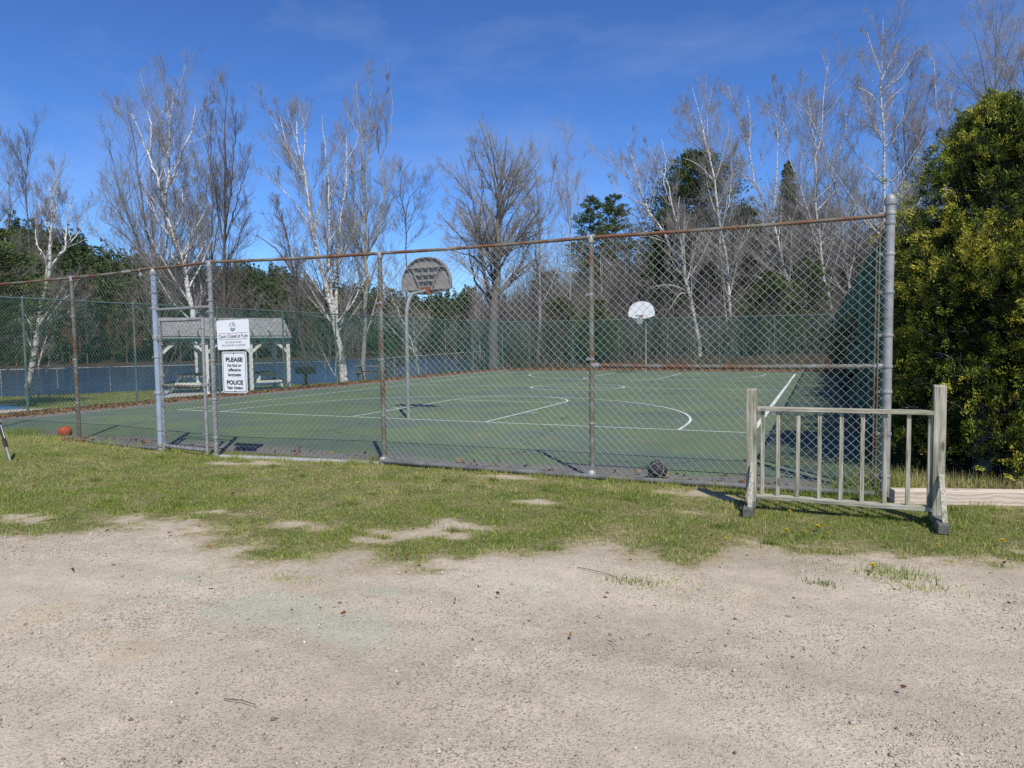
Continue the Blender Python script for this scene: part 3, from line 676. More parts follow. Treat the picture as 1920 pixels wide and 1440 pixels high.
for a0, a1, w in ((200, 340, .018), (115, 196, .012), (-12, 66, .012)):
    V = []; n = 16
    for k in range(n + 1):
        a = math.radians(a0 + (a1 - a0) * k / n); ww = w * math.sin(math.pi * (k + 1) / (n + 2)) ** 0.6
        for q in (R0 - ww / 2, R0 + ww / 2): V.append((0.85 * q * math.cos(a), -0.005, 0.125 + 1.08 * q * math.sin(a)))
    g.add(V, [(2 * k, 2 * k + 1, 2 * k + 3, 2 * k + 2) for k in range(n)])
g.prism([(-0.004, 0.175), (0.004, 0.19), (0.03, 0.125), (0.024, 0.12), (0.0, 0.16)], -0.0052, -0.004)
g.prism([(-0.03, 0.095), (0.03, 0.095), (0.026, 0.086), (-0.026, 0.086)], -0.0052, -0.004); g.prism([(-0.012, 0.14), (-0.004, 0.145), (-0.012, 0.10), (-0.018, 0.10)], -0.0052, -0.004)
g.build('emblem', M['green_ink'], S1)
s2 = onv(442.5, 698, 7.85); S2 = thing('sign', 'white upright police notice sign with black border below the court-hours sign', 'sign', (s2[0], 7.88 - 0.055, s2[2]), fz * 0.6)
w2, h2 = 0.455, 0.625
g = G(); g.prism(rrect(w2, h2, 0.035), -0.003, 0.003); g.build('panel', M['white_paint'], S2)
P0 = rrect(w2 - 0.03, h2 - 0.03, 0.03); P1 = rrect(w2 - 0.048, h2 - 0.048, 0.025); n = len(P0)
g = G(); g.add([(x, -0.005, z) for x, z in P0] + [(x, -0.005, z) for x, z in P1], [(i, (i + 1) % n, n + (i + 1) % n, n + i) for i in range(n)]); g.build('border', M['ink'], S2)
for body, size, z, wd, bd in (('PLEASE', 0.085, 0.19, 0.315, .003), ('No foul or', 0.062, 0.105, 0.26, .0012), ('offensive', 0.062, 0.037, 0.235, .0012), ('language', 0.062, -0.035, 0.235, .0012), ('POLICE', 0.085, -0.155, 0.30, .003), ('Take Notice', 0.056, -0.235, 0.30, .002)):
    put_text(body, size, 0, z, M['ink'], S2, wd, bd)
g = G(); g.ball((0, -0.006, 0.285), 0.009, 10, 6); g.ball((0, -0.006, -0.285), 0.009, 10, 6); g.build('bolt', M['black_iron'], S2)

# ------------------------------------------------------------------ basketball hoops
FAN = [(0.0, 0.88), (0.14, 0.872), (0.28, 0.84), (0.41, 0.775), (0.52, 0.68), (0.60, 0.565), (0.655, 0.43), (0.682, 0.30), (0.685, 0.16), (0.66, 0.115), (0.45, 0.045), (0.25, 0.0), (0.0, -0.012)]
FANP = FAN + [(-x, z) for x, z in FAN[-2:0:-1]]
def hoop(label, loc, rz, board_mat, with_net, reach, hz):
    """built facing +y, pole at the origin"""
    t = thing('basketball_hoop', label, 'basketball hoop', loc, rz)
    g = G(); pts = [(0, 0, -0.05), (0, 0, 1.5), (0, 0, hz - 0.72)]
    for k in range(1, 9):
        a = math.radians(90 * k / 8); pts.append((0, 0.36 * (1 - math.cos(a)), hz - 0.72 + 0.62 * math.sin(a)))
    pts.append((0, reach - 0.04, hz + 0.0))
    g.tube(pts, [0.045] * 3 + [0.043] * 9, 16); g.build('pole', M['pole_grey'], t, True)
    zb = hz - 0.08
    g = G(); g.prism([(x, z + zb) for x, z in FANP], reach, reach + 0.025); bd = g.build('backboard', board_mat, t)
    g = G(); n = len(FANP); ins = [(x * 0.955, (z - 0.42) * 0.95 + 0.42) for x, z in FANP]
    y0, y1 = reach - 0.05, reach + 0.0005
    V = [(x, y0, z + zb) for x, z in FANP] + [(x, y0, z + zb) for x, z in ins] + [(x, y1, z + zb) for x, z in FANP] + [(x, y1, z + zb) for x, z in ins]
    Fc = []
    for i in range(n):
        j = (i + 1) % n; Fc += [(i, j, n + j, n + i), (2 * n + i, 2 * n + j, j, i), (n + i, n + j, 3 * n + j, 3 * n + i)]
    g.add(V, Fc); g.build('rim_flange', board_mat, bd)
    g = G()
    for z, x in ((0.63, 0.54), (0.46, 0.27), (0.31, 0.21), (0.115, 0.60)): g.box((0, reach - 0.028, z + zb), (2 * x, 0.058, 0.03))
    for s in (-1, 1):
        g.bar((s * 0.37, reach - 0.03, 0.62 + zb), (s * 0.16, reach - 0.03, 0.12 + zb), 0.026, 0.05, up=(0, 1, 0)); g.bar((s * 0.085, reach - 0.028, 0.62 + zb), (s * 0.075, reach - 0.028, 0.12 + zb), 0.018, 0.04, up=(0, 1, 0))
    g.build('back_rib', board_mat, bd)
    rz_ = hz + 0.06
    g = G(); g.torus((0, reach + 0.025 + 0.15 + 0.225, rz_), 0.225, 0.011, 32, 8); g.box((0, reach + 0.05, rz_ - 0.03), (0.2, 0.05, 0.12)); g.bar((-0.09, reach + 0.04, rz_), (-0.06, reach + 0.22, rz_), 0.02, 0.02); g.bar((0.09, reach + 0.04, rz_), (0.06, reach + 0.22, rz_), 0.02, 0.02)
    g.box((0, reach - 0.07, rz_ - 0.06), (0.24, 0.06, 0.16)); rm = g.build('rim', M['rim'], t, True)
    if with_net:
        g = G(); cy = reach + 0.4
        for k in range(12):
            for sg in (1, -1):
                pts = []
                for q in range(6):
                    a = 2 * math.pi * (k / 12 + sg * q / 24); r = 0.22 - 0.095 * math.sin(q / 5 * math.pi / 2); pts.append((r * math.cos(a), cy + r * math.sin(a), rz_ - 0.01 - 0.085 * q))
                g.tube(pts, 0.006, 4)
        g.build('net', M['net'], rm)
    return t
hoop('near basketball hoop seen from behind, weathered grey fan-shaped backboard on gooseneck pole', (-8.62, 13.45, 0.004), 0.0, M['hoop_grey'], False, 0.92, 2.97)
hoop('far basketball hoop with white fan-shaped backboard and net facing the camera', (-8.5, 36.5, 0.004), math.pi, M['hoop_white'], True, 1.0, 2.95)

# ------------------------------------------------------------------ balls
def ball(name, label, c, r, stops, seam):
    t = thing(name, label, 'ball', (c[0], c[1], c[2]))
    g = G(); g.ball((0, 0, 0), r); g.build('cover', simple(name + '_rubber', stops, 18, 0.7, bmp=0.3, bdist=0.004), t, True)
    g = G()
    for ax in range(3):
        pts = []
        for k in range(25):
            a = 2 * math.pi * k / 24; p = [0, 0, 0]; p[ax] = r * (0.0 if ax else 0.0); p[(ax + 1) % 3] = r * math.cos(a); p[(ax + 2) % 3] = r * math.sin(a); pts.append(p)
        g.tube(pts, r * 0.035, 5, False)
    g.build('seam', seam, t, True); t.rotation_euler = (0.5, 0.4, 0.8); return t
ball('basketball', 'orange basketball in the weeds at the left end of the fence', (onv(122, 812, 8.52)[0], 8.52, 0.115), 0.118, [(0.3, (0.28, 0.045, 0.02)), (0.55, (0.45, 0.08, 0.03)), (0.75, (0.56, 0.20, 0.10))], M['rim'])
ball('basketball', 'dark worn ball lying behind the bottom rail of the fence', (-1.83, 8.47, 0.122), 0.122, [(0.3, (0.02, 0.02, 0.022)), (0.7, (0.05, 0.05, 0.052))], M['grey_ink'])

# ------------------------------------------------------------------ wooden railing on the grass
BV_ = 7.35
bar_t = thing('wooden_railing', 'freestanding weathered wooden railing with upright balusters on the grass', 'railing', (0.2, BV_, 0))
BO = (0.2, BV_, 0)
uL, uR = -0.63, 1.00
for u, h, w in ((uL, 1.215, 0.098), (uR, 1.275, 0.098)):
    g = G(); zc = 0.03
    g.hexa([(u - w / 2, BV_ - w / 2, zc), (u + w / 2, BV_ - w / 2, zc), (u + w / 2, BV_ + w / 2, zc), (u - w / 2, BV_ + w / 2, zc)] + [(u - w / 2 - .004, BV_ - w / 2, h), (u + w / 2 - .004, BV_ - w / 2, h), (u + w / 2 - .004, BV_ + w / 2, h + .01), (u - w / 2 - .004, BV_ + w / 2, h + .01)])
    g.build('post', M['wood_z'], bar_t, bevel=0.006, off=BO)
    g = G(); g.box((u + 0.0, BV_ - 0.08, 0.045), (0.092, 0.62, 0.09)); g.build('foot', M['foot'], bar_t, bevel=0.008, off=BO)
    g = G(); g.bar((u + 0.015, BV_ - 0.33, 0.085), (u + 0.015, BV_ - 0.062, 0.47), 0.042, 0.026, up=(0, 1, 0)); g.build('brace', M['wood_z'], bar_t, bevel=0.003, off=BO)
g = G(); g.hexa([(uL + .052, BV_ - .045, 1.005), (uR - .052, BV_ - .045, 1.01), (uR - .052, BV_ + .045, 1.01), (uL + .052, BV_ + .045, 1.005), (uL + .052, BV_ - .045, 1.045), (uR - .052, BV_ - .045, 1.05), (uR - .052, BV_ + .045, 1.05), (uL + .052, BV_ + .045, 1.045)])
g.build('top_rail', M['wood_x'], bar_t, bevel=0.004, off=BO)
g = G(); g.box(((uL + uR) / 2, BV_, 0.135), (uR - uL - 0.10, 0.09, 0.042)); g.build('bottom_rail', M['wood_x'], bar_t, bevel=0.004, off=BO)
xs = [1430, 1459, 1496, 1537, 1577, 1617, 1660, 1703, 1744]
for k, x in enumerate(xs):
    u = onv(x, 850, BV_)[0]; g = G(); dx = random.uniform(-.004, .004)
    w = 0.036
    g.hexa([(u - w / 2, BV_ - w / 2, .155), (u + w / 2, BV_ - w / 2, .155), (u + w / 2, BV_ + w / 2, .155), (u - w / 2, BV_ + w / 2, .155)] + [(u - w / 2 + dx, BV_ - w / 2, 1.0055), (u + w / 2 + dx, BV_ - w / 2, 1.0055), (u + w / 2 + dx, BV_ + w / 2, 1.0055), (u - w / 2 + dx, BV_ + w / 2, 1.0055)])
    g.build('baluster', M['wood_z'], bar_t, bevel=0.003, off=BO)

# landscape timbers under the hedge
ta, tb = gnd(1677, 946), gnd(1925, 950)
dirt = (tb - ta) / np.linalg.norm(tb - ta); tc = ta + dirt * 1.5 + np.array([-dirt[1], dirt[0], 0]) * 0.07
g = G(); g.box((0, 0, 0), (3.0, 0.135, 0.15))
o = g.build('landscape_timber', M['timber'], bevel=0.008); o.location = (tc[0], tc[1], 0.075); o.rotation_euler = (0, 0, math.atan2(dirt[1], dirt[0]))
tag(o, 'long pale landscape timber lying along the foot of the evergreen', 'timber')

# slanted metal leg at the left edge of the picture
lg = gnd(19, 863); t = thing('stand_leg', 'slanted grey metal leg with black clamp standing in grass at far left', 'stand', (lg[0], lg[1], 0))
dl = np.array([-0.36, 0.0, 0.93]); dl /= np.linalg.norm(dl)
pt = lambda s, dx=0.0: tuple(dl * s + np.array([dx, 0, 0]))
g = G(); g.tube([pt(-0.03), pt(0.29)], 0.017, 10); g.build('lower_tube', M['galv'], t, True)
g = G(); g.tube([pt(0.22), pt(0.34)], 0.028, 10); g.tube([pt(0.28, -0.03), pt(0.28, 0.04)], 0.012, 8); g.build('clamp', M['black_iron'], t, True)
g = G(); g.tube([pt(0.30), pt(0.62)], 0.024, 10); g.build('upper_tube', M['black_iron'], t, True)
g = G(); g.tube([pt(0.36, .018), pt(0.58, .018)], 0.008, 8); g.build('pale_stripe', M['white_paint'], t, True)
g = G(); g.tube([pt(0.60), pt(0.74)], 0.022, 10); g.build('top_tube', simple('pale_yellow_paint', [(0.3, (0.6, 0.6, 0.3)), (0.7, (0.7, 0.7, 0.4))], 5), t, True)

# ------------------------------------------------------------------ picnic shelter by the lake
PL_, PR_ = at(305, 748, 27.0), at(542, 731, 29.3); SL = float(np.hypot(*(PR_ - PL_)[:2])); SRZ = math.atan2(PR_[1] - PL_[1], PR_[0] - PL_[0]); SZ = -0.30
sh = thing('picnic_shelter', 'open picnic shelter with grey shingled roof and white braced posts', 'shelter', (PL_[0], PL_[1], SZ), SRZ)
def sloc(x, y): return np.array([PL_[0] + x * math.cos(SRZ) - y * math.sin(SRZ), PL_[1] + x * math.sin(SRZ) + y * math.cos(SRZ)])
SDEP = 3.2
g = G(); g.box((SL / 2, SDEP / 2, 0.0), (SL + 0.45, SDEP + 0.5, 0.22)); g.build('slab', M['concrete'], sh, bevel=0.02)
zt = 2.28; xs_ = [0.0, SL * 0.34, SL * 0.69, SL]
for y in (0.0, SDEP):
    for k_, x in enumerate(xs_):
        g = G(); g.box((x, y, (0.08 + zt) / 2), (0.14, 0.14, zt - 0.08)); p = g.build('post', M['white_wood'], sh, bevel=0.006)
        for s_ in (-1, 1):
            if (k_ == 0 and s_ < 0) or (k_ == 3 and s_ > 0): continue
            g = G(); g.bar((x + s_ * 0.05, y - 0.02, zt - 0.52), (x + s_ * 0.58, y - 0.02, zt - 0.03), 0.11, 0.09, up=(0, 1, 0)); g.build('brace', M['white_wood'], p)
for y in (0.0, SDEP):
    g = G(); g.box((SL / 2, y, zt + 0.07), (SL + 0.3, 0.14, 0.14)); g.build('beam', M['fascia'], sh)
g = G(); yr = SDEP / 2; e0 = zt + 0.08; rz_ = zt + 0.88
for x in np.linspace(0.0, SL, 8): g.bar((x, -0.1, e0 + 0.02), (x, yr, rz_ - 0.09), 0.05, 0.08); g.bar((x, SDEP + 0.1, e0 + 0.02), (x, yr, rz_ - 0.09), 0.05, 0.08)
g.build('rafter', M['dark_wood'], sh)
def shingle_mat():
    m, t, b = new_mat('grey_shingles', 0.9, 0.15)
    br = nd(t, 'ShaderNodeTexBrick'); br.inputs['Scale'].default_value = 5.0; br.inputs['Mortar Size'].default_value = 0.012; br.inputs['Brick Width'].default_value = 1.0; br.inputs['Row Height'].default_value = 0.5
    br.inputs['Color1'].default_value = (0.24, 0.235, 0.22, 1); br.inputs['Color2'].default_value = (0.34, 0.33, 0.31, 1); br.inputs['Mortar'].default_value = (0.18, 0.18, 0.17, 1)
    p = coords(t, 'obj'); s_ = nd(t, 'ShaderNodeSeparateXYZ'); t.links.new(p, s_.inputs[0]); cb = nd(t, 'ShaderNodeCombineXYZ'); t.links.new(s_.outputs[0], cb.inputs[0]); t.links.new(s_.outputs[1], cb.inputs[1]); t.links.new(cb.outputs[0], br.inputs['Vector'])
    n_ = noise(t, p, 6, 5, 0.7); t.links.new(mix(t, 0.6, br.outputs['Color'], ramp(t, n_, [(0.3, 0.6), (0.7, 1.1)]), 'MULTIPLY'), b.inputs['Base Color']); bump(t, b, br.outputs['Fac'], -0.4, 0.01); return m
g = G(); r0, r1 = -0.12, SL + 0.16
for s_ in (1, -1):
    ey = yr - s_ * (yr + 0.16)
    P = [(r0, ey, e0 - 0.07), (r1, ey, e0 - 0.07), (r1, yr, rz_), (r0, yr, rz_)]
    g.hexa(P + [(x, y, z + 0.05) for x, y, z in P])
roof = g.build('roof', shingle_mat(), sh)
for s_ in (1, -1):
    g = G(); ey = yr - s_ * (yr + 0.177); g.box(((r0 + r1) / 2, ey, e0 - 0.085), (r1 - r0, 0.03, 0.11)); g.build('fascia', M['fascia'], roof)
for x in (r0 + 0.12, r1 - 0.12):
    g = G(); g.add([(x, -0.05, e0 - 0.01), (x, SDEP + .05, e0 - 0.01), (x, yr, rz_ - 0.04), (x + .03, -0.05, e0 - 0.01), (x + .03, SDEP + .05, e0 - 0.01), (x + .03, yr, rz_ - 0.04)], [(0, 1, 2), (5, 4, 3), (0, 3, 4, 1), (1, 4, 5, 2), (2, 5, 3, 0)]); g.build('gable', M['fascia'], sh)

def picnic(label, loc, rz, top_m, leg_m):
    t = thing('picnic_table', label, 'picnic table', loc, rz, None)
    g = G()
    for k in range(5): g.box((0, -0.30 + 0.15 * k, 0.74), (1.8, 0.14, 0.04))
    g.build('tabletop', top_m, t)
    for s in (-1, 1):
        g = G()
        for q in (0, 0.15): g.box((0, s * (0.62 + q), 0.44), (1.8, 0.14, 0.04))
        g.build('bench_seat', top_m, t)
        g = G(); x = s * 0.62
        for q in (-1, 1): g.bar((x, q * 0.72, 0.0), (x, q * 0.24, 0.72), 0.05, 0.10, up=(0, 1, 0))
        g.box((x + s * 0.052, 0, 0.38), (0.045, 1.56, 0.1)); g.box((x + s * 0.052, 0, 0.68), (0.045, 0.7, 0.08)); g.build('a_frame_leg', leg_m, t)
    return t
q = sloc(1.15, 1.5); picnic('white-legged picnic table under the left part of the shelter', (q[0], q[1], SZ + 0.11), SRZ + math.radians(72), M['dark_wood'], M['white_wood'])
q = sloc(4.0, 1.3); picnic('dark-topped picnic table with white legs under the right part of the shelter', (q[0], q[1], SZ + 0.11), SRZ + math.radians(97), M['dark_wood'], M['white_wood'])
q = gnd(690, 717, -0.12); picnic('bare wooden picnic table on leaves beside the birch trunks', (q[0] - 1.0, q[1] + 1.8, float(terrain(q[0] - 1, q[1] + 1.8))), math.radians(25), simple('worn_brown_boards', [(0.3, (0.14, 0.10, 0.08)), (0.7, (0.28, 0.22, 0.18))], 5, 0.8), M['dark_wood'])
# charcoal grill
q = gnd(573, 726, -0.2); t = thing('park_grill', 'black steel park grill on a post to the right of the shelter', 'grill', (q[0] - .4, q[1] + .5, float(terrain(q[0] - .4, q[1] + .5))), math.radians(-24))
g = G(); g.tube([(0, 0, -0.05), (0, 0, 0.62)], 0.045, 10); g.build('post', M['black_iron'], t, True)
g = G(); W_, D_, H_ = 0.95, 0.55, 0.30
for c, s in (((0, 0, 0.62), (W_, D_, 0.03)), ((0, D_ / 2 + .01, 0.76), (W_, 0.02, H_)), ((-W_ / 2 - .01, 0, 0.76), (0.02, D_, H_)), ((W_ / 2 + .01, 0, 0.76), (0.02, D_, H_)), ((0, -D_ / 2 - .01, 0.70), (W_, 0.02, 0.16))): g.box(c, s)
g.build('firebox', M['black_iron'], t)
g = G()
for k in range(12): g.bar((-W_ / 2 + 0.04 + k * 0.079, -D_ / 2, 0.86), (-W_ / 2 + 0.04 + k * 0.079, D_ / 2, 0.86), 0.012, 0.012)
g.bar((0.3, -D_ / 2 - 0.16, 0.87), (0.3, -D_ / 2, 0.87), 0.02, 0.02); g.build('grate', M['black_iron'], t)
# blue kayak on the sand
q = gnd(8, 770, -0.15); kt = thing('kayak', 'low blue upturned kayak on the sandy patch at the far left', 'kayak', (q[0] - 1.95, q[1] + .2, -0.20), math.radians(25))
kt.scale = (1, .8, .6)
g = G(); prof = []
n = 14
for i in range(n + 1):
    s = i / n; w = 0.36 * math.sin(math.pi * min(max(s, .02), .98)) ** 0.7; h = 0.26 * math.sin(math.pi * min(max(s, .02), .98)) ** 0.5
    prof.append([(-1.6 + 3.2 * s, w * math.cos(a), 0.02 + h * math.sin(a)) for a in np.linspace(0, math.pi, 9)])
V = [p for r in prof for p in r]; Fc = [(i * 9 + k, (i + 1) * 9 + k, (i + 1) * 9 + k + 1, i * 9 + k + 1) for i in range(n) for k in range(8)] + [(i * 9 + 8, (i + 1) * 9 + 8, (i + 1) * 9, i * 9) for i in range(n)]
g.add(V, Fc); g.build('hull', simple('blue_plastic', [(0.3, (0.02, 0.075, 0.16)), (0.7, (0.03, 0.11, 0.22))], 3, 0.45), kt, True)
g = G(); g.bar((-1.35, 0, 0.245), (1.35, 0, 0.285), 0.03, 0.03); g.build('keel_strip', M['pipe_dark'], kt)

# ------------------------------------------------------------------ trees
def catmull(pts, n):
    pts = np.array(pts, float)
    if len(pts) == 2: s = np.linspace(0, 1, n)[:, None]; return pts[0] * (1 - s) + pts[1] * s
    P = np.vstack([2 * pts[0] - pts[1], pts, 2 * pts[-1] - pts[-2]])
    L = np.concatenate([[0], np.cumsum(np.linalg.norm(np.diff(pts, axis=0), axis=1))]); out = []
    for d in np.linspace(0, L[-1], n):
        i = min(np.searchsorted(L, d, 'right') - 1, len(pts) - 2); t = (d - L[i]) / (L[i + 1] - L[i] + 1e-9)
        a, b, c, e = P[i], P[i + 1], P[i + 2], P[i + 3]
        out.append(0.5 * (2 * b + (c - a) * t + (2 * a - 5 * b + 4 * c - e) * t * t + (3 * b - a - 3 * c + e) * t ** 3))
    return np.array(out)
def grow(P, R, k, rg, t0=0.3, t1=1.0, ratio=0.35, ang=(30, 55), up=0.25, npts=4, rr=0.55, rmin=0.006, wig=0.12, taper=0.45, flat=0.0):
    """k children per parent chain; returns (N*k) chains"""
    N, n, _ = P.shape
    ids = np.repeat(np.arange(N), k); m = len(ids)
    if m == 0: return np.zeros((0, npts, 3)), np.zeros((0, npts))
    t = t0 + (t1 - t0) * rg.random(m) ** 1.2
    x = t * (n - 1); i = np.minimum(x.astype(int), n - 2); f = (x - i)[:, None]
    p = P[ids, i] * (1 - f) + P[ids, i + 1] * f; r = R[ids, i] * (1 - f[:, 0]) + R[ids, i + 1] * f[:, 0]
    tan = P[ids, i + 1] - P[ids, i]; tan /= np.linalg.norm(tan, axis=1, keepdims=True) + 1e-9
    q = rg.normal(size=(m, 3)); q -= tan * np.sum(q * tan, 1, keepdims=True); q /= np.linalg.norm(q, axis=1, keepdims=True) + 1e-9
    a = np.radians(rg.uniform(ang[0], ang[1], m))[:, None]
    d = tan * np.cos(a) + q * np.sin(a)
    plen = np.sum(np.linalg.norm(np.diff(P, axis=1), axis=2), 1)[ids]
    L = plen * ratio * (1.15 - 0.65 * t) * rg.uniform(0.6, 1.25, m)
    st = (L / (npts - 1))[:, None]; out = [p]
    for j in range(npts - 1):
        d = d + rg.normal(size=(m, 3)) * wig + np.array([0, 0, up / (npts - 1)]); d /= np.linalg.norm(d, axis=1, keepdims=True)
        out.append(out[-1] + d * st)
    CP = np.stack(out, 1)
    r0 = np.maximum(r * rr * rg.uniform(.75, 1.1, m), rmin)
    CR = r0[:, None] * np.linspace(1, taper, npts)[None]; CR = np.maximum(CR, rmin * 0.6)
    return CP, CR
STY = dict(   # n1 per metre of stem, then children per level
    birch=dict(n1=1.5, t0=.20, rat1=.26, ang1=(28, 56), up=.62, k2=7, rat2=.58, k3=7, rat3=.60, k4=4, rat4=.7, bark='birch', twig='twig_red'),
    sparse=dict(n1=1.6, t0=.24, rat1=.23, ang1=(30, 58), up=.50, k2=7, rat2=.58, k3=6, rat3=.60, k4=4, rat4=.7, bark='birch', twig='twig_grey'),
    poplar=dict(n1=1.7, t0=.14, rat1=.23, ang1=(16, 34), up=.60, k2=6, rat2=.58, k3=5, rat3=.60, k4=4, rat4=.7, bark='grey_bark', twig='twig_red'),
    maple=dict(n1=1.8, t0=.26, rat1=.31, ang1=(30, 54), up=.28, k2=8, rat2=.55, k3=6, rat3=.58, k4=4, rat4=.65, bark='grey_bark', twig='twig_grey'),
    fan=dict(n1=1.6, t0=.08, rat1=.30, ang1=(14, 34), up=.42, k2=6, rat2=.58, k3=5, rat3=.60, k4=4, rat4=.7, bark='grey_bark', twig='twig_red'),
    thin=dict(n1=1.8, t0=.22, rat1=.23, ang1=(22, 48), up=.5, k2=6, rat2=.58, k3=5, rat3=.60, k4=3, rat4=.7, bark='pale_bark', twig='twig_grey'),
)
def stem_chains(stems, style, rg):
    """stems: list of (points (n,3), r0, r1) -> trunk mesh and crown mesh"""
    s = STY[style]; TR = []; CR_ = []; L1 = []
    for pts, r0, r1 in stems:
        n = 16; C = catmull(pts, n); ln = np.sum(np.linalg.norm(np.diff(C, axis=0), axis=1))
        C[1:-1] += rg.normal(size=(n - 2, 3)) * 0.012 * min(ln, 6) * 0.5
        tt = np.linspace(0, 1, n); Rr = r0 * (1 - tt) ** 0.85 + r1 * tt
        TR.append(chains_mesh(C[None], Rr[None], 9))
        a = grow(C[None], Rr[None], max(3, int(s['n1'] * ln * (1 if ln > 6 else .8))), rg, s['t0'] if ln > 6 else .02, .96, s['rat1'] * max(1.0, 2.3 / (ln * s['rat1'])), s['ang1'], s['up'], 6, .45, .010, .06, .3)
        L1.append(a)
    P1 = np.concatenate([a[0] for a in L1]); R1 = np.concatenate([a[1] for a in L1])
    TR.append(chains_mesh(P1, R1, 5))
    P2, R2 = grow(P1, R1, s['k2'], rg, .12, .97, s['rat2'], (18, 42), s['up'], 5, .5, .0048, .08, .45)
    P3, R3 = grow(P2, R2, s['k3'], rg, .12, .97, s['rat3'], (16, 40), s['up'] * .8, 4, .6, .0033, .09, .5)
    CR_ = [chains_mesh(P2, R2, 3), chains_mesh(P3, R3, 3)]
    if s['k4']:
        P4, R4 = grow(P3, R3, s['k4'], rg, .1, 1, s['rat4'], (16, 40), s['up'] * .5, 3, .75, .0026, .09, .6); CR_.append(chains_mesh(P4, R4, 3))
    return join(TR), join(CR_)
def tree(label, Z, style, stems, seed, cat='tree', name='birch_tree', r=0.13, bark=None, twig=None):
    """stems given as picture polylines at distance Z; the first one starts at the foot"""
    rg = np.random.default_rng(seed); S = []; foot = None
    for si, st in enumerate(stems):
        pl, r0, r1 = st
        P = []
        dz = rg.uniform(-1.2, 1.2); L = len(pl)
        for i, (x, y) in enumerate(pl):
            zz = Z + dz * (i / max(1, L - 1)) + (0.0 if si == 0 or i == 0 else 0.15 * rg.normal())
            P.append(at(x, y, zz))
        if foot is None:
            b = P[0]; gz = float(terrain(b[0], b[1])); foot = np.array([b[0], b[1], gz])
            if b[2] > gz + 0.3: P.insert(0, np.array([b[0] + 0.02, b[1], gz - 0.1]))
            else: P[0][2] = gz - 0.1
        elif P[0][2] < foot[2] + 0.5:
            P[0][2] = foot[2] - 0.1
        S.append((P, r0, r1))
    (tv, tq), (cv, cq) = stem_chains(S, style, rg)
    t = thing(name, label, cat, tuple(foot)); off = foot
    link('trunk', np_mesh('trunk', tv - off, [tq], smooth=True), M[bark or STY[style]['bark']], t)
    link('crown', np_mesh('crown', cv - off, [cq]), M[twig or STY[style]['twig']], t)
    return t

# lake-shore trees, left to right
tree('white birch forking low at the lake fence far left', 29, 'birch', [
    ([(52, 738), (63, 660), (67, 640), (78, 585), (87, 540), (91, 515), (95, 497), (96, 468), (95, 427), (98, 385), (93, 350)], 0.128, .02),
    ([(67, 640), (84, 610), (105, 578), (135, 548)], 0.065, .02), ([(93, 506), (80, 475), (69, 456), (67, 430)], 0.043, .015),
    ([(94, 502), (107, 485), (119, 470), (125, 437), (129, 406), (135, 368)], 0.050, .015), ([(112, 476), (128, 460), (146, 437), (160, 410)], 0.036, .012),
    ([(95, 440), (104, 400), (108, 360), (106, 330)], 0.036, .012), ([(72, 735), (73, 690), (80, 655), (88, 630)], 0.043, .015)], 11)
tree('thin dark bare tree with a long top left of the low birch', 34, 'thin', [
    ([(57, 700), (57, 560), (56, 460), (52, 410), (48, 350), (45, 310), (35, 260)], 0.065, .012), ([(47, 345), (38, 305), (28, 285)], 0.022, .01), ([(48, 330), (54, 290), (57, 266)], 0.018, .01)], 12, name='bare_tree', bark='grey_bark', twig='twig_dark')
tree('bare grey tree cut by the left edge of the picture', 32, 'maple', [
    ([(-8, 720), (-6, 560), (-3, 470), (-10, 400), (-4, 345)], 0.104, .02), ([(-5, 500), (12, 430), (18, 380), (15, 340)], 0.050, .015), ([(-6, 520), (-30, 440), (-40, 380)], 0.050, .02)], 13, name='bare_tree')
tree('tall white birch with a leaning trunk behind the gate', 33, 'birch', [
    ([(374, 705), (364, 625), (356, 562), (346, 520), (343, 495), (330, 450), (319, 428), (313, 404), (309, 374), (315, 340), (317, 295), (319, 250), (313, 181)], 0.152, .018),
    ([(310, 385), (305, 368), (293, 330), (281, 295), (270, 266), (258, 235), (246, 213)], 0.061, .015), ([(281, 290), (284, 237), (275, 205), (266, 185)], 0.036, .012),
    ([(317, 295), (305, 237), (293, 199)], 0.040, .012), ([(318, 345), (322, 336), (334, 307), (348, 275), (359, 242), (367, 199)], 0.058, .012), ([(319, 220), (323, 195), (325, 165)], 0.022, .01),
    ([(326, 440), (332, 420), (342, 400), (343, 375), (341, 353)], 0.036, .014), ([(357, 248), (372, 215), (385, 190)], 0.025, .01)], 14)
tree('broad grey bare tree fanning out left of the tall leaning birch', 36, 'fan', [
    ([(300, 705), (298, 600), (290, 500), (276, 440), (266, 380), (258, 320), (252, 270), (240, 215)], 0.104, .012),
    ([(298, 600), (275, 500), (245, 430), (215, 390), (180, 350)], 0.058, .012), ([(297, 580), (262, 470), (235, 390), (215, 320), (205, 260)], 0.065, .012),
    ([(290, 520), (255, 465), (220, 430), (190, 412)], 0.043, .01), ([(292, 510), (284, 420), (285, 330), (283, 250)], 0.058, .012), ([(295, 540), (312, 440), (300, 340), (298, 260)], 0.050, .012),
    ([(296, 560), (250, 490), (210, 465), (165, 420)], 0.043, .01)], 15, name='bare_tree')
tree('dark upright bare tree with a narrow crown right of the leaning birch', 35, 'poplar', [
    ([(420, 705), (421, 560), (421, 481), (421, 362), (422, 310), (421, 237), (427, 165)], 0.104, .012), ([(421, 470), (408, 390), (398, 320), (395, 240), (400, 205)], 0.050, .012),
    ([(421, 460), (440, 390), (455, 340), (466, 310)], 0.043, .012), ([(421, 440), (436, 330), (440, 250), (445, 205)], 0.040, .012), ([(421, 500), (450, 440), (470, 400)], 0.036, .01)], 16, name='bare_tree', bark='dark_bark', twig='twig_dark')
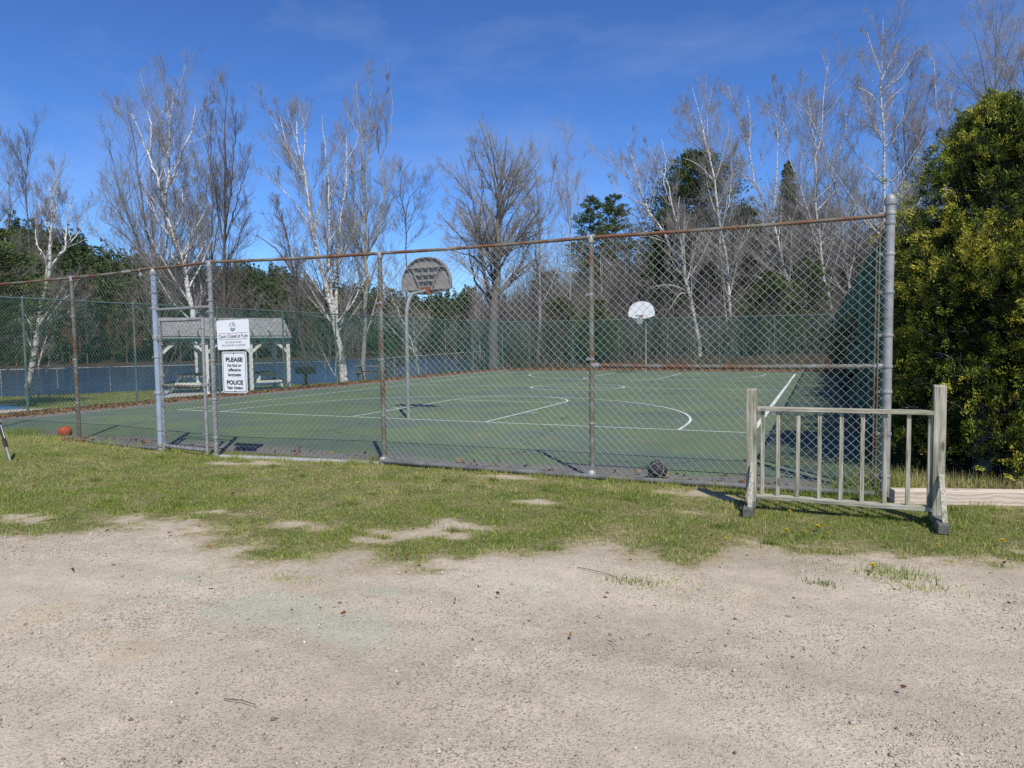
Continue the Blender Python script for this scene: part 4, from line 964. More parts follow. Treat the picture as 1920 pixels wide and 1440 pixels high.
tree('slender white birch with twin stems behind the shelter roof', 36, 'sparse', [
    ([(380, 705), (372, 600), (366, 540), (367, 500), (358, 440), (353, 380), (352, 330)], 0.072, .012), ([(374, 600), (378, 560), (372, 500), (374, 440), (372, 380), (380, 330)], 0.058, .012)], 17)
tree('grey bare sapling between the slender birch and the dark tree', 37, 'fan', [
    ([(395, 705), (394, 560), (397, 450), (398, 380), (392, 290), (385, 235)], 0.065, .01), ([(396, 500), (410, 420), (414, 340)], 0.036, .01), ([(395, 520), (378, 440), (370, 370), (372, 300)], 0.036, .01), ([(394, 560), (436, 480), (458, 420)], 0.036, .01)], 18, name='bare_tree')
tree('white birch clump with many trunks left of the near hoop', 36, 'birch', [
    ([(643, 713), (638, 661), (629, 609), (621, 578), (612, 539), (607, 522), (595, 482), (588, 450), (581, 412), (578, 377), (573, 347), (566, 310), (559, 262), (556, 225)], 0.160, .018),
    ([(573, 350), (553, 310), (535, 275), (515, 237), (506, 208)], 0.050, .012), ([(580, 420), (547, 374), (524, 350), (503, 330)], 0.036, .012),
    ([(650, 708), (642, 660), (635, 626), (633, 591), (631, 522), (629, 486), (633, 470), (639, 403), (648, 353), (652, 307), (649, 255)], 0.120, .014),
    ([(629, 600), (622, 540), (615, 470), (617, 420), (618, 353), (614, 295), (608, 255), (604, 215)], 0.072, .014), ([(588, 430), (600, 385), (608, 336), (632, 310)], 0.043, .012),
    ([(566, 312), (572, 270), (570, 222)], 0.032, .01), ([(632, 712), (630, 690), (632, 660)], 0.058, .05), ([(540, 282), (530, 240), (524, 215)], 0.022, .01), ([(651, 300), (668, 270), (672, 240)], 0.022, .01)], 19)
tree('tall grey poplar-like bare tree standing highest left of the hoop', 38, 'poplar', [
    ([(681, 708), (683, 626), (684, 583), (688, 536), (688, 487), (686, 464), (683, 382), (681, 324), (678, 266), (672, 178), (668, 150)], 0.136, .012),
    ([(688, 460), (700, 430), (713, 412), (734, 377), (751, 345)], 0.050, .012), ([(687, 480), (708, 441), (719, 368), (713, 295), (705, 250), (716, 210)], 0.058, .012), ([(684, 420), (665, 370), (660, 300), (655, 250)], 0.043, .012),
    ([(682, 330), (695, 270), (694, 200), (698, 160)], 0.040, .012), ([(686, 500), (660, 440), (640, 400), (625, 350)], 0.043, .012), ([(712, 300), (728, 260), (735, 215), (734, 170)], 0.025, .01)], 20, name='bare_tree', bark='pale_bark')
tree('small bent grey tree just left of the hoop backboard', 40, 'sparse', [
    ([(764, 700), (763, 560), (762, 460), (761, 400), (768, 370), (790, 350), (812, 346)], 0.061, .012), ([(761, 405), (750, 360), (758, 320), (772, 300)], 0.032, .01), ([(762, 440), (772, 410)], 0.022, .01)], 21, name='bare_tree', bark='dark_bark', twig='twig_dark')
tree('dark crooked tree leaning left behind the shelter', 34, 'sparse', [
    ([(574, 712), (570, 669), (563, 619), (558, 558), (549, 516), (540, 455), (532, 426), (509, 402), (484, 400)], 0.096, .014), ([(548, 510), (520, 470), (495, 450), (480, 440)], 0.043, .012), ([(538, 450), (528, 410), (515, 385)], 0.029, .01)], 22, name='bare_tree', bark='dark_bark', twig='twig_dark')
tree('thin white birch leaning left behind the near hoop pole', 41, 'sparse', [
    ([(783, 690), (772, 640), (757, 608), (741, 570), (727, 545), (716, 520)], 0.050, .012), ([(772, 655), (740, 622), (722, 603)], 0.036, .012), ([(786, 690), (778, 640), (775, 600)], 0.029, .012)], 23)
tree('large spreading bare maple behind the far left court corner', 47, 'maple', [
    ([(925, 694), (926, 650), (927, 609), (928, 567), (932, 515), (934, 446), (937, 387), (939, 342), (946, 300), (950, 255)], 0.400, .02),
    ([(924, 580), (918, 560), (908, 515), (901, 463), (897, 421), (883, 369), (859, 342), (843, 321)], 0.120, .015), ([(920, 570), (905, 546), (890, 526), (876, 463), (852, 432), (818, 394)], 0.088, .014),
    ([(930, 570), (937, 550), (960, 526), (977, 491), (994, 456), (1018, 425)], 0.112, .014), ([(934, 470), (956, 414), (985, 369), (1008, 335)], 0.065, .013), ([(936, 400), (925, 340), (915, 290), (912, 258)], 0.072, .012),
    ([(938, 380), (958, 330), (975, 290), (980, 262)], 0.065, .012), ([(900, 440), (884, 400), (868, 380), (838, 365)], 0.058, .012), ([(905, 500), (885, 480), (850, 470), (826, 450)], 0.058, .012), ([(965, 515), (1000, 490), (1030, 470)], 0.065, .012), ([(899, 420), (905, 350), (893, 300), (885, 275)], 0.058, .012), ([(886, 375), (872, 320), (862, 290)], 0.036, .01)], 24, name='bare_tree')
tree('pale slender tree just right of the large maple', 49, 'thin', [
    ([(1008, 694), (1012, 600), (1012, 480), (1010, 400), (1005, 330), (1000, 262)], 0.120, .012), ([(1011, 430), (1030, 370), (1040, 310)], 0.043, .01), ([(1010, 420), (990, 350), (985, 300)], 0.036, .01), ([(1011, 460), (1040, 410), (1060, 360)], 0.036, .01)], 25, name='bare_tree', twig='twig_red')
tree('thin whip-like bare tree between the maple and the leaning birch', 52, 'thin', [
    ([(1072, 694), (1070, 560), (1068, 440), (1063, 350), (1065, 280), (1068, 248)], 0.072, .01), ([(1066, 400), (1082, 340), (1090, 290)], 0.029, .01), ([(1066, 420), (1048, 360), (1046, 310)], 0.029, .01)], 26, name='bare_tree')
# birches behind the far fence
tree('white birch leaning hard left with two forks behind the far hoop', 48, 'birch', [
    ([(1312, 693), (1310, 636), (1302, 598), (1296, 569), (1287, 531), (1282, 512), (1273, 496), (1258, 464), (1247, 440), (1233, 418), (1218, 398), (1198, 353), (1160, 317), (1142, 278)], 0.160, .014),
    ([(1283, 515), (1280, 487), (1279, 464), (1273, 440), (1269, 420), (1259, 378), (1250, 338), (1232, 306), (1215, 275)], 0.096, .012), ([(1200, 356), (1199, 345), (1189, 309), (1176, 265)], 0.043, .012),
    ([(1210, 385), (1167, 364), (1145, 349)], 0.036, .012), ([(1286, 545), (1265, 536), (1240, 535), (1222, 540)], 0.036, .012), ([(1289, 550), (1275, 552), (1258, 575), (1248, 590)], 0.036, .012), ([(1262, 390), (1245, 345), (1248, 300), (1240, 262)], 0.036, .012)], 31)
tree('tall straight white birch in the middle of the woods', 49, 'birch', [
    ([(1382, 693), (1379, 669), (1373, 620), (1368, 569), (1364, 524), (1361, 473), (1353, 440), (1347, 404), (1340, 353), (1333, 306), (1322, 262), (1311, 215), (1298, 165)], 0.136, .014),
    ([(1333, 310), (1328, 273), (1326, 219), (1333, 165)], 0.050, .012), ([(1323, 270), (1308, 240), (1290, 220), (1279, 200)], 0.043, .012), ([(1336, 335), (1310, 310), (1280, 295)], 0.043, .012), ([(1326, 285), (1300, 270), (1285, 260)], 0.036, .012),
    ([(1352, 430), (1366, 380), (1372, 330), (1370, 270)], 0.043, .012)], 32)
tree('slim birch standing close left of the tall straight birch', 51, 'sparse', [
    ([(1367, 693), (1362, 600), (1355, 500), (1350, 440), (1362, 380), (1368, 310), (1372, 240)], 0.065, .012), ([(1354, 480), (1342, 420), (1338, 380)], 0.029, .01)], 33)
tree('crooked birch with a broad double top right of centre', 50, 'birch', [
    ([(1518, 690), (1512, 620), (1509, 585), (1498, 560), (1487, 544), (1476, 522), (1468, 500), (1464, 473), (1456, 440), (1449, 410), (1456, 335), (1458, 273), (1456, 230)], 0.144, .013),
    ([(1450, 415), (1443, 403), (1423, 360), (1409, 309), (1402, 270), (1380, 208), (1364, 160)], 0.072, .012), ([(1421, 355), (1387, 324), (1355, 306)], 0.036, .012), ([(1404, 280), (1408, 230), (1400, 180)], 0.036, .012), ([(1512, 600), (1502, 560), (1502, 520)], 0.058, .03)], 34)
tree('white birch with three upright stems left of the tallest tree', 50, 'birch', [
    ([(1566, 690), (1562, 610), (1557, 564), (1549, 536), (1540, 504), (1538, 469), (1537, 424), (1527, 393), (1530, 333), (1530, 290), (1540, 260), (1543, 200), (1550, 147), (1555, 110)], 0.128, .012),
    ([(1538, 262), (1533, 250), (1517, 217), (1500, 197), (1477, 158)], 0.043, .012), ([(1531, 300), (1527, 262), (1520, 230), (1515, 180)], 0.036, .012), ([(1537, 440), (1515, 400), (1503, 360), (1492, 327), (1478, 290), (1475, 250), (1457, 217), (1432, 190)], 0.058, .012), ([(1475, 255), (1460, 200), (1450, 145)], 0.036, .012)], 35)
tree('white birch leaning left just before the tallest tree', 52, 'birch', [
    ([(1600, 690), (1594, 560), (1587, 487), (1581, 460), (1578, 422), (1575, 397), (1563, 340), (1550, 297), (1543, 262), (1525, 215), (1508, 185)], 0.112, .012), ([(1555, 315), (1570, 287), (1583, 253), (1590, 227), (1612, 210)], 0.043, .012), ([(1588, 227), (1594, 190), (1590, 160)], 0.025, .01)], 36)
tree('tallest straight white birch beside the corner post', 49, 'birch', [
    ([(1664, 690), (1662, 560), (1661, 460), (1660, 390), (1658, 317), (1657, 267), (1653, 200), (1652, 150), (1654, 90), (1656, 32)], 0.152, .012),
    ([(1654, 205), (1633, 177), (1612, 166), (1590, 160)], 0.043, .012), ([(1657, 200), (1677, 178), (1697, 163)], 0.043, .012), ([(1656, 250), (1617, 230), (1583, 213)], 0.036, .012), ([(1653, 150), (1672, 110), (1690, 70)], 0.043, .012), ([(1653, 140), (1638, 100), (1626, 60)], 0.040, .012), ([(1657, 275), (1675, 265), (1682, 250)], 0.036, .012), ([(1653, 170), (1690, 140), (1715, 100)], 0.036, .012), ([(1657, 340), (1625, 310), (1600, 292)], 0.036, .012)], 37)
tree('white birch with a bent fork above the left shoulder of the evergreen', 51, 'birch', [
    ([(1765, 690), (1762, 560), (1757, 440), (1750, 357), (1740, 310), (1723, 263), (1697, 223), (1690, 190)], 0.112, .012), ([(1748, 350), (1763, 317), (1768, 260), (1757, 200), (1752, 145), (1748, 100)], 0.058, .012), ([(1766, 300), (1777, 290), (1780, 217), (1787, 123)], 0.043, .012), ([(1745, 325), (1728, 300), (1728, 260), (1730, 200)], 0.036, .012)], 38)
tree('dark-stemmed bare tree between the tallest birch and the evergreen', 54, 'poplar', [
    ([(1695, 690), (1697, 500), (1697, 400), (1698, 300), (1695, 233), (1705, 165), (1712, 120)], 0.104, .012), ([(1698, 330), (1720, 270), (1735, 200), (1745, 150)], 0.043, .012), ([(1697, 340), (1680, 280), (1676, 220)], 0.036, .012), ([(1698, 380), (1730, 320), (1760, 250)], 0.043, .012)], 39, name='bare_tree', bark='dark_bark', twig='twig_dark')
tree('tall sparse grey tree rising behind the top of the evergreen', 46, 'maple', [
    ([(1862, 690), (1864, 400), (1865, 173), (1867, 100), (1868, 28)], 0.120, .012), ([(1864, 190), (1850, 165), (1838, 110), (1828, 60)], 0.043, .012), ([(1865, 180), (1887, 165), (1915, 95), (1935, 60)], 0.050, .012), ([(1867, 120), (1885, 80), (1900, 50)], 0.029, .01), ([(1864, 220), (1840, 180), (1815, 150)], 0.036, .01)], 40, name='bare_tree')
tree('bare grey tree cut by the right edge above the evergreen', 45, 'maple', [
    ([(1945, 690), (1940, 400), (1925, 180), (1915, 130), (1922, 80)], 0.112, .014), ([(1935, 230), (1905, 190), (1890, 150)], 0.043, .012), ([(1940, 260), (1965, 180), (1970, 120)], 0.043, .012)], 41, name='bare_tree')

# bare trees of the wood behind the far fence: four kinds, then copies
def wood_tree(seed, style, label, h=13.0, bark=None, twig=None):
    rg = np.random.default_rng(seed); S = []
    top = np.array([rg.uniform(-1.2, 1.2), rg.uniform(-1.2, 1.2), h])
    S.append(([(0, 0, -0.2), top * 0.3 + [rg.uniform(-.3, .3), 0, 0], top * 0.65, top], 0.14, 0.014))
    for k in range(3):
        f = rg.uniform(.35, .6); a = rg.uniform(0, 6.28); b = top * f
        S.append(([b, b + np.array([math.cos(a) * 1.0, math.sin(a) * 1.0, 1.8]), b + np.array([math.cos(a) * 1.6, math.sin(a) * 1.6, h * (1 - f) * .85])], .05, .01))
    (tv, tq), (cv, cq) = stem_chains(S, style, rg)
    t = thing('bare_tree', label, 'tree', (0, 0, 0), 0, 'bare trees of the wood behind the far fence')
    link('trunk', np_mesh('trunk', tv, [tq], smooth=True), M[bark or STY[style]['bark']], t); link('crown', np_mesh('crown', cv, [cq]), M[twig or STY[style]['twig']], t)
    return t
LAB = ['bare grey tree in the crowded wood behind the far court fence', 'thin white birch in the crowded wood behind the far court fence', 'dark bare tree in the crowded wood behind the far court fence', 'slender pale tree in the crowded wood behind the far court fence']
protos = [wood_tree(101, 'fan', LAB[0]), wood_tree(102, 'sparse', LAB[1]), wood_tree(103, 'thin', LAB[2], bark='dark_bark', twig='twig_dark'), wood_tree(104, 'thin', LAB[3], twig='twig_red')]
rw = np.random.default_rng(55); spots = []
while len(spots) < 150:
    px = rw.uniform(890, 1990); Z = rw.uniform(51, 92)
    p = at(px, 640, Z)
    if p[1] < 43: continue
    if px < 1130 and rw.random() < 0.35: continue
    spots.append((px, Z, p[0], p[1]))
for i, (px, Z, u, v) in enumerate(spots):
    k = [0, 1, 2, 3, 0, 2][i % 6]; hmax = np.interp(px, [890, 1040, 1150, 1300, 1500, 1990], [7.5, 8.5, 10, 13, 14, 16]); s = hmax / 13 * rw.uniform(.6, 1.0) * (Z / 65) ** 0.6
    loc = (u, v, float(terrain(u, v))); rz = rw.uniform(0, 6.28)
    if i in (0, 1, 2, 3): protos[k].location = loc; protos[k].rotation_euler = (0, 0, rz); protos[k].scale = (s, s, s)
    else: copy_thing(protos[k], loc, rz, (s, s, s))

# conifers
def leaf_quads(C, D, L, Wd, rg, tint):
    """quads: centre C (m,3), axis D (m,3), length, width -> verts, quads, tint"""
    m = len(C); D = D / (np.linalg.norm(D, axis=1, keepdims=True) + 1e-9)
    q = rg.normal(size=(m, 3)); s = np.cross(D, q); s /= np.linalg.norm(s, axis=1, keepdims=True) + 1e-9
    L = np.broadcast_to(L, m)[:, None]; Wd = np.broadcast_to(Wd, m)[:, None]
    V = np.stack([C - s * Wd * .35, C + D * L * .5 - s * Wd * .5, C + D * L, C + D * L * .45 + s * Wd * .5], 1).reshape(-1, 3)
    Q = np.arange(4 * m).reshape(m, 4); return V, Q, np.repeat(tint, 4)
def conifer(kind, h, rad, base, seed, nb, nl, L, Wd):
    rg = np.random.default_rng(seed)
    tr = chains_mesh(np.array([[(0, 0, -.2), (.05, 0, h * .5), (0, 0.04, h * .98)]]), np.array([[h * .016, h * .010, .02]]), 7)
    C = []; D = []; T = []; BP = []
    for i in range(nb):
        f = rg.random() ** 0.85; z = base + (h - base) * f
        if kind == 'spruce': r = rad * (1 - f) ** 0.9 * rg.uniform(.8, 1.05) + .1; sl = -0.25
        else: r = rad * math.sqrt(max(0.02, 1 - f ** 1.6)) * rg.uniform(.45, 1.1) + .15; sl = 0.25
        a = rg.uniform(0, 6.283); e = np.array([math.cos(a) * r, math.sin(a) * r, sl * r]); p0 = np.array([0, 0, z])
        BP.append([p0, p0 + e * .5, p0 + e]); tb = rg.random() * .5
        k = max(4, int(nl * (0.4 + r / rad)))
        s = (0.25 + .8 * rg.random(k) ** .7)[:, None]
        c = p0 + e * s + rg.normal(size=(k, 3)) * np.array([.16, .16, .09]) * (r * .55 + .15)
        C.append(c); D.append(e / np.linalg.norm(e) * .6 + rg.normal(size=(k, 3)) * .5 + np.array([0, 0, .35 if kind != 'spruce' else 0])); T.append(np.clip(tb + rg.random(k) * .5, 0, 1))
    br = chains_mesh(np.array(BP), np.tile(np.array([[.035, .022, .01]]), (nb, 1)), 3)
    C = np.concatenate(C); D = np.concatenate(D); T = np.concatenate(T)
    return join([tr, br]), leaf_quads(C, D, L * rg.uniform(.6, 1.3, len(C)), Wd * rg.uniform(.6, 1.3, len(C)), rg, T)
def conifer_thing(name, label, px, Z, top_y, foot_y, rad, base_f, kind, seed, nb=110, nl=26, L=.42, Wd=.17, group=None):
    p = at(px, foot_y, Z); gz = float(terrain(p[0], p[1])); h = at(px, top_y, Z)[2] - gz
    (tv, tq), (lv, lq, tt) = conifer(kind, h, rad, h * base_f, seed, int(nb * 1.3), int(nl * 2.2), L * .75, Wd * .55)
    t = thing(name, label, 'tree', (p[0], p[1], gz), 0, group)
    link('trunk', np_mesh('trunk', tv, [tq], smooth=True), M['dark_bark'], t); link('crown', np_mesh('crown', lv, [lq], tt), M['needles'], t)
    return t
conifer_thing('pine_tree', 'big dark pine behind the white birches in the middle of the wood', 1306, 56, 296, 640, 5.4, .22, 'pine', 201, 300, 34)
conifer_thing('spruce_tree', 'narrow pointed dark spruce right of the big pine', 1474, 62, 308, 640, 2.7, .10, 'spruce', 202, 240, 30)
conifer_thing('pine_tree', 'sunlit green pine low before the big dark pine', 1252, 53, 400, 660, 2.2, .12, 'pine', 215, 110, 32)
conifer_thing('pine_tree', 'sunlit green pine standing left of the pointed spruce', 1395, 54, 395, 660, 2.0, .12, 'pine', 216, 110, 32)
conifer_thing('pine_tree', 'dark pine with a ragged top left of the leaning birch', 1108, 72, 376, 640, 2.9, .25, 'pine', 203, 130, 28)
conifer_thing('pine_tree', 'second ragged dark pine close right of the first', 1153, 74, 370, 640, 2.8, .25, 'pine', 204, 130, 28)
conifer_thing('pine_tree', 'low dark evergreen between the big pine and the spruce', 1405, 60, 420, 640, 2.3, .05, 'pine', 205, 90, 26)
conifer_thing('pine_tree', 'dark pine reaching in from the left edge above the fence', -22, 24, 420, 720, 2.0, .22, 'pine', 206, 130, 60, .20, .06)
conifer_thing('cedar_tree', 'broad green evergreen low behind the far fence left of the hoop', 1118, 47, 585, 690, 1.7, .02, 'pine', 207, 90, 40, .22, .09)
conifer_thing('cedar_tree', 'rounded evergreen low behind the far fence under the spruce', 1440, 48, 515, 690, 2.3, .02, 'pine', 208, 110, 40, .24, .10)
conifer_thing('cedar_tree', 'green evergreen low behind the fence right of the crooked birch', 1515, 49, 478, 690, 1.7, .04, 'pine', 209, 90, 40, .24, .10)
conifer_thing('cedar_tree', 'dark evergreen shrub beside the large maple trunk', 1050, 50, 560, 690, 1.6, .03, 'pine', 210, 80, 36, .24, .10)
conifer_thing('cedar_tree', 'dark evergreen low behind the far hoop pole', 1235, 52, 560, 690, 1.8, .03, 'pine', 211, 80, 36, .24, .10)
conifer_thing('pine_tree', 'dark pine on the shore behind the tall grey poplar-like tree', 735, 62, 545, 700, 1.9, .1, 'pine', 212, 80, 30, .30, .12)
conifer_thing('cedar_tree', 'dark evergreen low at the wood edge right of the tallest birch', 1600, 55, 480, 690, 1.9, .03, 'pine', 213, 80, 36, .24, .10)

rw2 = np.random.default_rng(66); ev = thing('cedar_tree', 'low dark evergreen in the understory of the wood behind the far fence', 'tree', (0, 0, 0), 0, 'understory evergreens behind the far fence')
(tv, tq), (lv, lq, tt) = conifer('pine', 4.2, 1.6, .15, 214, 100, 80, .20, .065)
link('trunk', np_mesh('trunk', tv, [tq], smooth=True), M['dark_bark'], ev); link('crown', np_mesh('crown', lv, [lq], tt), M['needles'], ev)
k = 0
while k < 34:
    p = at(rw2.uniform(960, 1690), 640, rw2.uniform(49, 78))
    if p[1] < 43.5: continue
    s = rw2.uniform(.55, 1.5); loc = (p[0], p[1], float(terrain(p[0], p[1])))
    if k == 0: ev.location = loc
    else: copy_thing(ev, loc, rw2.uniform(0, 6.28), (s, s, s * rw2.uniform(.9, 1.3)))
    k += 1

# brush: undergrowth of grey stems (nobody could count it)
rg = np.random.default_rng(77); P0 = []
def brush_pts(n, px0, px1, Z0, Z1, h0, h1, need_v=None):
    px = rg.uniform(px0, px1, n); Z = rg.uniform(Z0, Z1, n); d = np.array([ray(x, 650) for x in px]) / F
    u = d[:, 0] * Z; v = d[:, 1] * Z
    if need_v: k = v > need_v; u, v = u[k], v[k]
    zt_ = terrain(u, v); h = rg.uniform(h0, h1, len(u)) * rg.uniform(.6, 1, len(u)); dr = np.stack([rg.normal(0, .22, len(u)), rg.normal(0, .22, len(u)), np.ones(len(u))], 1)
    p = np.stack([u, v, zt_ - .05], 1); out = [p]
    for j in range(4):
        dr = dr + rg.normal(size=dr.shape) * .16; dr[:, 2] = np.abs(dr[:, 2]) + .2; dr /= np.linalg.norm(dr, axis=1, keepdims=True); out.append(out[-1] + dr * (h / 4)[:, None])
    return np.stack(out, 1)
B1 = np.concatenate([brush_pts(2600, 930, 1800, 46, 62, 2, 7, 42.2), brush_pts(2600, 930, 1800, 58, 95, 4, 11, 42.2), brush_pts(260, 700, 950, 46, 60, 1, 3)])
R1 = np.tile(np.linspace(.020, .007, 5), (len(B1), 1)) * rg.uniform(.6, 1.3, (len(B1), 1))
B2, R2 = grow(B1, R1, 5, rg, .25, 1, .4, (25, 60), .2, 4, .6, .007, .18, .5); B3, R3 = grow(B2, R2, 3, rg, .2, 1, .5, (25, 55), .1, 3, .7, .006, .18, .6)
V, Q = join([chains_mesh(B1, R1, 3), chains_mesh(B2, R2, 3), chains_mesh(B3, R3, 3)])
o = link('undergrowth', np_mesh('undergrowth', V, [Q]), M['brush']); tag(o, 'tangle of bare grey undergrowth filling the wood behind the far fence', 'undergrowth', kind='stuff')

# distant woods beyond the lake and behind the near wood: one mass
def far_wood():
    rg = np.random.default_rng(91); VV_ = []; QQ = []; TT = []; base = 0
    protos_ = []
    for k in range(4):     # pines
        _, (lv, lq, tt) = conifer('pine' if k < 2 else 'spruce', 12, 2.4 if k < 2 else 1.9, 1.8, 300 + k, 60, 15, .62, .24); protos_.append((lv, lq, tt * .45))
    for k in range(3):     # bare crowns
        P = np.array([[(0, 0, 0), (.1, 0, 4), (0, .2, 9)]]); R = np.array([[.14, .10, .05]])
        a, ra = grow(P, R, 13, rg, .2, 1, .42, (20, 50), .4, 4, .55, .045, .12, .5); b_, rb = grow(a, ra, 6, rg, .2, 1, .5, (25, 50), .3, 3, .7, .035, .15, .6); c_, rc_ = grow(b_, rb, 3, rg, .2, 1, .6, (25, 50), .3, 2, .8, .03, .15, .6)
        v, q = join([chains_mesh(P, R, 3), chains_mesh(a, ra, 3), chains_mesh(b_, rb, 3), chains_mesh(c_, rc_, 3)]); protos_.append((v, q, np.full(len(v), .62 + .1 * k)))
    def put(px, Z, k, s, tj):
        nonlocal base
        p = at(px, 640, Z); gz = float(terrain(p[0], p[1])); v, q, tt = protos_[k]
        a = rg.uniform(0, 6.28); ca, sa = math.cos(a), math.sin(a); Rm = np.array([[ca, -sa, 0], [sa, ca, 0], [0, 0, 1]])
        VV_.append((v * np.array([s, s, s * rg.uniform(.85, 1.2)])) @ Rm.T + [p[0], p[1], gz - .2]); QQ.append(q + base); TT.append(np.clip(tt + tj, 0, .5 if k < 4 else 1)); base += len(v)
    for i in range(2600):
        px = rg.uniform(-260, 900); zs = np.interp(px, PXS, ZS); zr = np.interp(px, PXH, ZR); f = rg.random(); Z = zs + 1.5 + f * (zr + 25 - zs)
        pine = rg.random() < (0.30 + 0.5 * f if px < 480 else 0.22 + 0.55 * f)
        brown = (f < .35 and px < 330 and rg.random() < .7)
        if pine: put(px, Z, rg.integers(0, 4), rg.uniform(.65, 1.1) * (0.9 if px > 560 else 1), rg.uniform(-.05, .12))
        else: put(px, Z, 4 + rg.integers(0, 3), rg.uniform(.6, 1.0) * (.85 if px > 560 else 1), .27 if brown else rg.uniform(-.06, .08))
    for i in range(1300):     # behind the near wood
        px = rg.uniform(905, 2050); Z = rg.uniform(86, 150)
        hm = np.interp(px, [880, 1000, 1100, 1250, 1450, 2050], [6.0, 6.5, 9.5, 12, 13.5, 16]) * Z / 110
        if rg.random() < .34: put(px, Z, rg.integers(0, 4), hm / 12 * rg.uniform(.5, .9), rg.uniform(-.05, .1))
        else: put(px, Z, 4 + rg.integers(0, 3), hm / 11 * rg.uniform(.6, 1.0), rg.uniform(-.06, .1) + (.2 if rg.random() < .15 else 0))
    return np.concatenate(VV_), np.concatenate(QQ), np.concatenate(TT)
V, Q, T = far_wood()
o = link('distant_woods', np_mesh('distant_woods', V, [Q], T), M['far_trees']); tag(o, 'distant mixed pine and bare woods on the hills across the lake', 'woods', kind='stuff')

# ------------------------------------------------------------------ arborvitae
def arborvitae(label, loc, h, rad, seed, nclump, lean=(0, 0), bare=0.0, fine=1.0, shade=1.0):
    rg = np.random.default_rng(seed)
    th = thing('arborvitae', label, 'evergreen', loc)
    nb_ = int(nclump * .24); zf = rg.random(nb_) ** 1.1; a = rg.uniform(0, 2 * np.pi, nb_)
    keep = rg.random(nb_) > bare * .85 * np.clip(1 - zf / .34, 0, 1); zf, a = zf[keep], a[keep]; nb_ = len(a)
    prof = np.clip((1.0 - zf) / .40, 0, 1) ** .8 * (.80 + .20 * np.sin(np.clip(zf * 4, 0, np.pi / 2)))
    lump = 1 + .50 * (fbm(a * 2.2 + seed, zf * 6, 3) - .5) * 2
    rt = rad * prof * lump * rg.uniform(.66, 1.12, nb_) + .10
    A3 = np.stack([np.cos(a), np.sin(a), np.zeros(nb_)], 1); ax = np.stack([lean[0] * zf, lean[1] * zf, .05 + zf * h * .93], 1)
    tip = ax + A3 * rt[:, None] + np.array([0, 0, 1.0]) * (.16 + .16 * rg.random(nb_))[:, None]; root_ = ax + A3 * (rt * .42)[:, None] - np.array([0, 0, .05])
    tip[:, 0] = np.maximum(tip[:, 0], .98 - loc[0]); root_[:, 0] = np.maximum(root_[:, 0], .86 - loc[0])      # clipped back at the fence
    D0 = tip - root_; D0 /= np.linalg.norm(D0, axis=1, keepdims=True); bl = np.linalg.norm(tip - root_, axis=1)
    tb = np.clip(.22 + .75 * rg.random(nb_) ** 1.2 + .9 * (fbm(a * 3, zf * 7) - .5), .05, 1.0)
    # sub-clumps along the outer part of every bough
    ks = 14; i1 = np.repeat(np.arange(nb_), ks); n1 = len(i1); f = rg.random(n1) ** .7; wd = (.05 + .13 * np.sin(np.pi * np.clip(f, .05, .95)) ) * np.clip(bl[i1] / .5, .6, 1.5)
    C = root_[i1] + D0[i1] * (f * bl[i1])[:, None] + rg.normal(size=(n1, 3)) * wd[:, None] * np.array([1, 1, .8]); D = D0[i1] + rg.normal(size=(n1, 3)) * .38 + np.array([0, 0, .25]); D /= np.linalg.norm(D, axis=1, keepdims=True)
    T = np.clip(tb[i1] * (.02 + 1.45 * f ** 2.2) + rg.normal(0, .09, n1), 0, 1)  # yellow-green tips; shade of the crown gaps painted in towards bough roots
    kf = int(56 / fine ** 1.5); ids = np.repeat(np.arange(n1), kf); n = len(ids)
    side = rg.normal(size=(n1, 3)); side -= D * np.sum(side * D, 1, keepdims=True); side /= np.linalg.norm(side, axis=1, keepdims=True)
    nrm = np.cross(D, side); s = rg.uniform(-1, 1, n)[:, None]; l = rg.uniform(0, 1, n)[:, None]; w = rg.normal(size=(n, 1)) * .10
    sz = .125 * rg.uniform(.7, 1.3, n1)[ids][:, None]
    c = C[ids] + (D[ids] * (l - .3) + side[ids] * s * (1 - .6 * l) * .75 + nrm[ids] * w * 1.4) * sz
    dr = D[ids] + side[ids] * s * .8 + rg.normal(size=(n, 3)) * .30
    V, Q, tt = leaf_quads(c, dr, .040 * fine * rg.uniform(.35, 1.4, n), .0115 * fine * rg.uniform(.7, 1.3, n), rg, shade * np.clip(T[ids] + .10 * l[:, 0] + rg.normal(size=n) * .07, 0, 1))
    ok = np.repeat((V.reshape(-1, 4, 3)[:, :, 2].min(1) > .01), 4)
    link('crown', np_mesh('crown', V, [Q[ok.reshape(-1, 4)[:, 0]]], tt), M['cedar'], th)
    g = [chains_mesh(np.array([[(0, 0, -.1), (lean[0] * .4, lean[1] * .4, h * .45), (lean[0] * .9, lean[1] * .9, h * .92)]]), np.array([[.11, .07, .015]]), 8)]
    nb = 150; zf = rg.random(nb) * .9; a = rg.uniform(0, 6.283, nb); r = rad * (1 - zf ** 2.2) * rg.uniform(.6, .98, nb)
    b0 = np.stack([lean[0] * zf, lean[1] * zf, .15 + zf * h * .85], 1); b2 = b0 + np.stack([np.cos(a) * r, np.sin(a) * r, r * .35], 1); b1 = (b0 + b2) / 2 + rg.normal(size=(nb, 3)) * .05 - [0, 0, .08]
    BP = np.stack([b0, b1, b2], 1); BR = np.tile([[.02, .012, .005]], (nb, 1)); tw, rt = grow(BP, BR, 7, rg, .3, 1, .3, (25, 70), .1, 4, .5, .0035, .2, .5)
    g += [chains_mesh(BP, BR, 4), chains_mesh(tw, rt, 3)]
    V, Q = join(g); link('trunk', np_mesh('trunk', V, [Q]), M['pale_bark'] if bare else M['dark_bark'], th)
    return th
